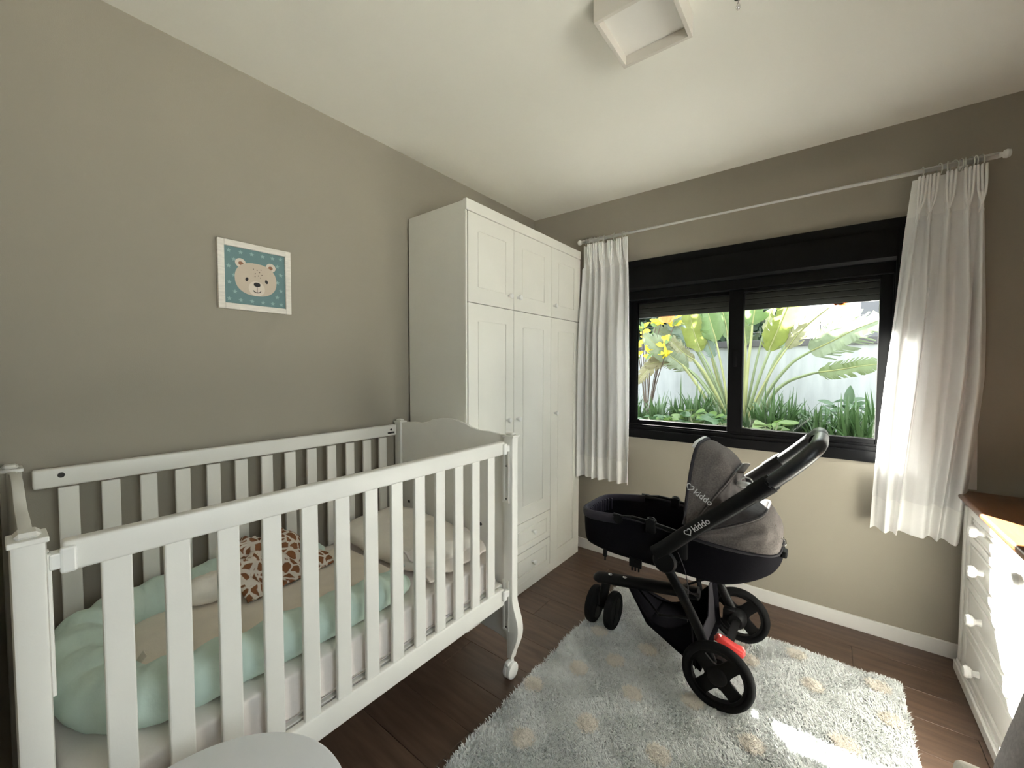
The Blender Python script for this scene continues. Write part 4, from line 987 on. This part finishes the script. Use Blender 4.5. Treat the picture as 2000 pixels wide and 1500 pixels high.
FRONDS=[
 ([(1.28, 1.9, 0.941), (1.303, 1.9, 1.393), (1.328, 1.9, 1.694)],[(1.334, 1.9, 1.83), (1.364, 1.85, 2.013), (1.396, 1.8, 2.225), (1.422, 1.75, 2.348)],0.1,'mid',0.1),
 ([(1.287, 1.95, 0.937), (1.365, 1.95, 1.422), (1.426, 1.95, 1.736)],[(1.432, 1.95, 1.764), (1.476, 2.025, 1.924), (1.526, 2.1, 2.144)],0.025,'pale',0.1),
 ([(1.312, 1.9, 0.943), (1.416, 1.9, 1.336), (1.489, 1.9, 1.568)],[(1.477, 1.9, 1.562), (1.568, 1.8, 1.786), (1.663, 1.7, 2.032), (1.723, 1.6, 2.162)],0.085,'bright',0.15),
 ([(1.337, 1.9, 0.96), (1.5, 1.9, 1.351), (1.623, 1.9, 1.579)],[(1.629, 1.9, 1.585), (1.724, 1.817, 1.725), (1.84, 1.733, 1.84), (1.938, 1.65, 1.917)],0.06,'pale',0.75),
 ([(1.474, 1.85, 1.127), (1.652, 1.85, 1.42), (1.813, 1.85, 1.549)],[(1.813, 1.85, 1.549), (1.965, 1.733, 1.631), (2.111, 1.617, 1.714), (2.259, 1.5, 1.775)],0.12,'gray',0.55),
 ([(1.52, 1.8, 1.111), (1.637, 1.8, 1.258), (1.788, 1.8, 1.33), (1.876, 1.8, 1.357)],[(1.876, 1.8, 1.357), (2.019, 1.683, 1.381), (2.153, 1.567, 1.411), (2.273, 1.45, 1.426)],0.06,'dark',0.4),
 ([(1.13, 1.9, 0.946), (1.09, 1.9, 1.273), (1.001, 1.9, 1.709)],[(1.011, 1.9, 1.678), (0.974, 1.85, 1.827), (0.94, 1.8, 1.988), (0.906, 1.75, 2.191)],0.085,'mid',0.2),
 ([(1.106, 2.0, 0.951), (1.031, 2.0, 1.27), (0.961, 2.0, 1.516)],[(0.964, 2.0, 1.509), (0.937, 1.95, 1.608), (0.91, 1.9, 1.713)],0.05,'blue',0.3),
 ([(1.117, 1.9, 0.96), (0.958, 1.9, 1.377), (0.834, 1.9, 1.609)],[(0.856, 1.9, 1.577), (0.818, 1.833, 1.728), (0.796, 1.767, 1.861), (0.782, 1.7, 1.99)],0.085,'bright',0.25),
 ([(1.112, 1.85, 0.934), (0.928, 1.85, 1.317), (0.797, 1.85, 1.492)],[(0.804, 1.85, 1.485), (0.73, 1.767, 1.545), (0.663, 1.683, 1.635), (0.598, 1.6, 1.724)],0.06,'pale',0.8),
 ([(1.026, 1.8, 1.022), (0.898, 1.8, 1.234), (0.746, 1.8, 1.392)],[(0.753, 1.8, 1.385), (0.631, 1.7, 1.499), (0.51, 1.6, 1.621), (0.381, 1.5, 1.758)],0.085,'gray',0.35),
 ([(1.063, 2.05, 0.96), (0.884, 2.05, 1.393), (0.738, 2.05, 1.666)],[(0.746, 2.05, 1.649), (0.656, 2.033, 1.781), (0.566, 2.017, 1.898), (0.497, 2.0, 2.031)],0.075,'blue',0.25),
 ([(0.98, 1.8, 1.0), (0.80, 1.78, 1.30), (0.62, 1.76, 1.53), (0.54, 1.75, 1.59)],[(0.517, 1.75, 1.58), (0.434, 1.7, 1.455), (0.35, 1.65, 1.344), (0.265, 1.6, 1.217)],0.055,'olive',0.4),
 ([(1.127, 1.95, 1.002), (1.124, 1.95, 1.512), (1.1, 1.95, 1.722)],[(1.107, 1.95, 1.707), (1.087, 1.933, 1.856), (1.053, 1.917, 2.006), (1.011, 1.9, 2.216)],0.06,'mid',0.45),
 ([(1.02, 2.1, 0.98), (0.80, 2.1, 1.40), (0.62, 2.1, 1.62)],[(0.62, 2.1, 1.62), (0.52, 2.08, 1.72), (0.42, 2.05, 1.80), (0.32, 2.0, 1.86)],0.08,'gray',0.3),
 ([(1.06, 2.12, 0.98), (0.95, 2.12, 1.42), (0.90, 2.12, 1.60)],[(0.90, 2.12, 1.60), (0.86, 2.12, 1.74), (0.84, 2.1, 1.88), (0.83, 2.08, 2.0)],0.08,'mid',0.3),
 ([(1.10, 1.85, 0.96), (0.86, 1.85, 1.28), (0.70, 1.83, 1.42)],[(0.70, 1.83, 1.42), (0.58, 1.76, 1.46), (0.46, 1.70, 1.46), (0.34, 1.64, 1.42)],0.06,'olive',0.5),
 ([(1.36, 2.1, 0.98), (1.50, 2.1, 1.42), (1.58, 2.1, 1.58)],[(1.58, 2.1, 1.58), (1.63, 2.1, 1.66), (1.69, 2.1, 1.72), (1.75, 2.08, 1.74)],0.05,'blue',0.4),
 ([(1.252, 2.05, 1.002), (1.258, 2.05, 1.453), (1.258, 2.05, 1.647)],[(1.263, 2.05, 1.632), (1.239, 2.067, 1.828), (1.227, 2.083, 2.01), (1.206, 2.1, 2.269)],0.055,'dark',0.3),
]
palm = thing('fan_palm', (1.19, 1.95, 0.70), 'fan shaped traveller palm with long stalks outside the window', 'plant')
VIEW = Vector((0.25, -1.0, 0.15)).normalized()
for fi, (stalk, blade, hw, colr, rag) in enumerate(FRONDS):
    base = Vector((1.19+(stalk[0][0]-1.19)*0.6, 1.95, 0.72))
    pts = smooth_path([base]+[Vector(p) for p in stalk]+[Vector(blade[0])], 6); n = len(pts)
    b = NB(); tube(b, pts, [0.023-0.015*k/(n-1) for k in range(n)], 10, flat=(1, 0.7)); s_ = obj('stalk', b, M_stalk2 if fi % 3 == 0 else M_stalk, palm, True)
    hw *= 1.3
    mid = smooth_path(blade, 10); n = len(mid); b = NB(); rows = []
    for i, p in enumerate(mid):
        t = i/(n-1); d = (mid[min(i+1, n-1)]-mid[max(i-1, 0)]).normalized()
        sd = d.cross(VIEW).normalized(); nn = sd.cross(d).normalized()
        w_ = hw*(min(1, (t+0.02)/0.14)**0.6)*(1-max(0, (t-0.55)/0.47)**2.2)
        rows.append((p, sd, nn, max(w_, 0.004), d))
    for side in (-1, 1):
        prev = None
        for i in range(n-1):
            t0 = rnd.random()
            (p, sd, nn, w0, d), (p2, sd2, nn2, w1, d2) = rows[i], rows[i+1]
            torn = rnd.random() < rag
            k = 0.55+0.45*rnd.random() if torn else 1.0
            sweep = 0.25+0.35*rag
            gap = 0.35*rag*rnd.random()
            dr_ = 0.28*rag*rnd.random()
            e0 = p + (p2-p)*gap*0.5; e1 = p2-(p2-p)*gap*0.5
            A = p; B = p2
            m0 = p+(sd*w0*0.55*side+nn*w0*0.16); m1 = p2+(sd2*w1*0.55*side+nn2*w1*0.16)
            o0 = e0+sd*w0*side*k+d*w0*sweep+nn*w0*(0.02-dr_)-Vector((0, 0, 0.3*dr_*w0)); o1 = e1+sd2*w1*side*k+d2*w1*sweep+nn2*w1*(0.02-dr_)-Vector((0, 0, 0.3*dr_*w0))
            if rag < 0.3 and prev is not None and not torn: vs0 = prev[1]
            else: vs0 = b.verts.new(o0)
            v = [b.verts.new(A), b.verts.new(B), b.verts.new(m1), b.verts.new(m0)]
            o1v = b.verts.new(o1)
            b.faces.new(v); b.faces.new((v[3], v[2], o1v, vs0)); prev = (None, o1v)
    bl = obj('leaf_blade', b, LM[colr], s_, True, angle=50)
    b = NB(); tube(b, mid, [0.008-0.006*k/(n-1) for k in range(n)], 6); obj('midrib', b, M_stalk2, s_, True)
b = NB()
for a in (-0.5, 0.0, 0.5, 0.9):
    p = Vector((1.995, 1.64, 1.942)); d = Vector((math.cos(a), 0, math.sin(a)*0.6)); n_ = Vector((-d.z, 0, d.x))
    prism(b, [(0, -0.006), (0.05, -0.014), (0.10, 0.0), (0.05, 0.014), (0, 0.006)], p-d*0.03, d, n_, 0.004)
obj('orange_flower', b, M_orange, palm)

CLUMPS=[ (0.33, 1.5, 0.942, 0.3),(0.569, 1.4, 0.965, 0.28),(0.712, 1.6, 0.958, 0.26),(0.876, 1.5, 1.02, 0.36),(0.966, 1.7, 0.967, 0.3),(1.542, 1.4, 1.002, 0.36),(1.661, 1.5, 0.989, 0.3),(1.792, 1.6, 0.964, 0.24),(1.914, 1.3, 0.955, 0.24),(2.065, 1.3, 0.979, 0.32),(2.153, 1.2, 0.953, 0.26),(2.256, 1.4, 0.995, 0.36),(1.399, 1.5, 0.944, 0.2),(1.162, 1.5, 0.912, 0.2) ]
WHERE = ['at the far left edge of the left pane', 'second from the left in the left pane', 'third from the left in the left pane', 'tallest one in the left pane', 'just left of the palm stalks in the left pane',
         'just right of the palm stalks in the right pane', 'second right of the palm stalks', 'third right of the palm stalks', 'in the middle of the right pane bottom', 'tallest one right of the middle in the right pane', 'low one near the right corner of the right pane', 'at the far right edge of the right pane', 'low one at the palm foot in the right pane', 'low one at the palm foot in the left pane']
for ci, (x, y_, z, h) in enumerate(CLUMPS):
    b = NB(); g0 = 0.70
    for k in range(64):
        a = rnd.uniform(0, 2*math.pi); L = (z+h*0.5-g0)*rnd.uniform(0.65, 1.35); lean = rnd.uniform(0.05, 1.05); w_ = rnd.uniform(0.008, 0.018)
        o_ = Vector((x+rnd.gauss(0, 0.045), y_+rnd.gauss(0, 0.045), g0)); dh = Vector((math.cos(a), math.sin(a), 0)); sd = Vector((-dh.y, dh.x, 0))
        prevv = None
        for j in range(6):
            t = j/5; p = o_+dh*(L*lean*0.62*t**1.5)+Vector((0, 0, L*(t-0.42*lean*t**2.4)))
            ww = w_*(1-t**2.5)+0.0006; c0 = b.verts.new(p-sd*ww); c1 = b.verts.new(p+sd*ww)
            if prevv: b.faces.new((prevv[0], prevv[1], c1, c0))
            prevv = (c0, c1)
    tag(obj('strap_leaf_plant', b, M_strap, None, True, angle=180), 'dark green strap leaved clump, '+WHERE[ci], 'plant', 'strap leaved clumps under the palm')
BROAD=[ (0.925, 1.2, 0.964),(1.024, 1.1, 0.941),(1.134, 1.2, 0.939),(1.211, 1.1, 0.942),(0.745, 1.15, 0.921),(1.881, 1.7, 0.986),(2.082, 1.9, 1.06),(2.152, 1.7, 1.005),(2.022, 1.8, 0.987),(2.232, 1.8, 1.002),(1.6, 1.0, 0.937),(0.626, 1.1, 0.91) ]
def leaf_shape(b, p, d, n_, L, w_, fold=0.25):
    d = d.normalized(); s_ = d.cross(n_).normalized(); n2 = s_.cross(d).normalized(); m0 = []; l_ = []; r_ = []
    for j in range(6):
        t = j/5; ww = w_*math.sin(math.pi*min(1, t*0.92+0.06))**0.8; q = p+d*L*t-n2*0.12*L*t*t
        m0.append(b.verts.new(q)); l_.append(b.verts.new(q+s_*ww+n2*ww*fold)); r_.append(b.verts.new(q-s_*ww+n2*ww*fold))
    for j in range(5):
        b.faces.new((m0[j], m0[j+1], l_[j+1], l_[j])); b.faces.new((m0[j+1], m0[j], r_[j], r_[j+1]))
BW = ['lime green, left of centre in the left pane', 'low, middle of the left pane', 'beside the palm foot in the left pane', 'in the right corner of the left pane', 'low, left third of the left pane', 'dark, left of the upright leaf by the wall', 'with one upright leaf against the wall', 'dark, right of the upright leaf by the wall', 'dark, below the upright leaf', 'dark, at the right edge by the wall', 'in front of the right pane centre', 'low, far left of the left pane']
for bi, (x, y_, z) in enumerate(BROAD):
    root = thing('broad_leaf_plant', (x, y_, 0.70), 'broad leaved garden plant, '+BW[bi], 'plant', 'broad leaved plants under the palm')
    ml = M_broad2 if bi in (0, 2, 4, 10) else M_broad
    b = NB(); tips = []
    for k in range(14):
        a = rnd.uniform(0, 6.28); hh = (z+0.03-0.70)*rnd.uniform(0.55, 1.05); p1 = Vector((x+0.11*math.cos(a)*rnd.random(), y_+0.11*math.sin(a)*rnd.random(), 0.70+hh))
        tube(b, [(x, y_, 0.70), (x*0.5+p1.x*0.5, y_*0.5+p1.y*0.5, 0.70+hh*0.6), p1], 0.003, 5); tips.append((p1, a))
    obj('stems', b, M_stalk, root)
    for p1, a in tips:
        b = NB(); leaf_shape(b, p1, Vector((math.cos(a), math.sin(a), rnd.uniform(-0.2, 0.5))), Vector((-0.2*math.cos(a), -0.6, 1)), rnd.uniform(0.09, 0.14), rnd.uniform(0.028, 0.042)); obj('leaf', b, ml, root, True, angle=180)
    if bi == 6:
        b = NB(); leaf_shape(b, Vector((x, y_, z-0.02)), Vector((0.15, 0, 1)), Vector((0.3, -1, 0)), 0.20, 0.04); obj('leaf', b, M_broad, root, True, angle=180)
CROTON=[ (0.293, 1.7, 1.808),(0.263, 1.7, 1.649),(0.325, 1.75, 1.73),(0.569, 1.6, 1.65),(0.554, 1.65, 1.683),(0.419, 1.6, 1.547),(0.441, 1.9, 1.928),(0.385, 1.9, 1.899),(0.569, 1.95, 1.876),(0.256, 1.7, 1.521),(0.572, 1.6, 1.513) ]
root = thing('croton_shrub', (0.42, 1.75, 0.70), 'yellow leaved shrub at the left edge of the window', 'shrub')
b = NB()
for (x, y_, z) in CROTON: tube(b, smooth_path([(0.30, 1.85, 0.70), (0.5*x+0.12, 1.85, 0.35+0.5*z+0.1), (x, y_, z)], 6), 0.005, 6)
obj('branches', b, M_bark, root, True)
for ci, (x, y_, z) in enumerate(CROTON):
    for k in range(7):
        a = rnd.uniform(0, 6.28); b = NB(); p = Vector((x+rnd.gauss(0, 0.02), y_+rnd.gauss(0, 0.02), z+rnd.gauss(0, 0.03)))
        leaf_shape(b, p, Vector((math.cos(a), 0.3*math.sin(a), 0.9*rnd.random()+0.1*math.sin(a))), Vector((0, -1, 0.4)), rnd.uniform(0.07, 0.12), rnd.uniform(0.014, 0.026)); obj('leaf', b, M_yel if (ci + k) % 5 else M_broad2, root, True, angle=180)
for k in range(4):
    b = NB(); leaf_shape(b, Vector((0.47+0.02*k, 1.88, 1.90)), Vector((0.4*(k-1.5), 0, 1)), Vector((0, -1, 0.3)), 0.10, 0.028); obj('orange_bract', b, M_orange, root, True, angle=180)
b = NB()
for k in range(5): tube(b, [(1.36+0.035*k, 1.12, 0.70), (1.37+0.036*k, 1.13, 0.90-0.014*k)], 0.016, 8)
tag(obj('log_edging', b, M_log, None, True, angle=40), 'weathered upright log edging by the right pane', 'log')

# ------------------------------------------------------------------ trees and houses beyond the wall
def tree(x, y_, h, rx, rz, n, label, m=M_tree):
    root = thing('tree', (x, y_, 0.70), label, 'tree', 'dark trees beyond the garden wall')
    b = NB(); tube(b, smooth_path([(x, y_, 0.70), (x+0.1, y_, 0.7+h*0.4), (x, y_, 0.7+h*0.8)], 5), [0.16-0.01*k for k in range(11)], 10); obj('trunk', b, M_bark, root, True)
    c = np.array([x, y_, 0.7+h-rz]); r = np.random.default_rng(int(abs(x)*100)+77)
    q = r.normal(size=(n, 3)); q /= np.linalg.norm(q, axis=1)[:, None]; q *= (r.random(n)**0.4)[:, None]
    lump = 1+0.25*np.sin(q[:, 0]*7+1)*np.cos(q[:, 2]*6)
    p = c+q*np.array([rx, rx, rz])*lump[:, None]
    u = r.normal(size=(n, 3)); u /= np.linalg.norm(u, axis=1)[:, None]; w = np.cross(u, r.normal(size=(n, 3))); w /= np.linalg.norm(w, axis=1)[:, None]
    s = r.uniform(0.05, 0.11, n)[:, None]
    v = np.concatenate([p-u*s, p+w*s*0.5, p+u*s, p-w*s*0.5], 0)-np.array([x, y_, 0.7+h-rz]); i = np.arange(n)
    me = bpy.data.meshes.new('crown'); me.from_pydata(v.tolist(), [], np.stack([i, i+n, i+2*n, i+3*n], 1).tolist()); me.materials.append(m)
    o = link(bpy.data.objects.new('crown', me), root, (x, y_, 0.7+h-rz)); o['kind'] = 'stuff'
tree(-2.3, 4.0, 3.3, 1.0, 1.35, 11000, 'dark green tree behind the wall, leftmost in the window')
tree(-0.75, 3.9, 3.2, 1.0, 1.35, 11000, 'dark green tree behind the wall, behind the left pane palm leaves')
tree(0.50, 4.1, 3.1, 0.85, 1.3, 10000, 'dark green tree behind the wall, behind the centre mullion')
nb = thing('neighbour_building', (4.6, 9.2, 0.70), 'grey building behind the palm leaf tip at the right', 'building')
b = NB(); box(b, (2.46, 8.0, 0.70), (7.0, 11.0, 5.2)); obj('wall', b, M_bld, nb)
b = NB(); box(b, (2.40, 7.95, 5.2), (7.1, 11.1, 5.35)); obj('roof_slab', b, M_cop, nb)
lb = thing('low_house', (1.0, 10.5, 0.70), 'low bluish roofed house seen over the garden wall', 'building')
b = NB(); box(b, (-0.3, 9.6, 0.70), (2.3, 11.4, 1.95)); obj('wall', b, M_bld, lb)
b = NB(); prism(b, [(9.4, 1.95), (11.6, 1.95), (10.5, 2.25)], (-0.4, 0, 0), (0, 1, 0), (0, 0, 1), 2.75); obj('roof', b, M_cop, lb)
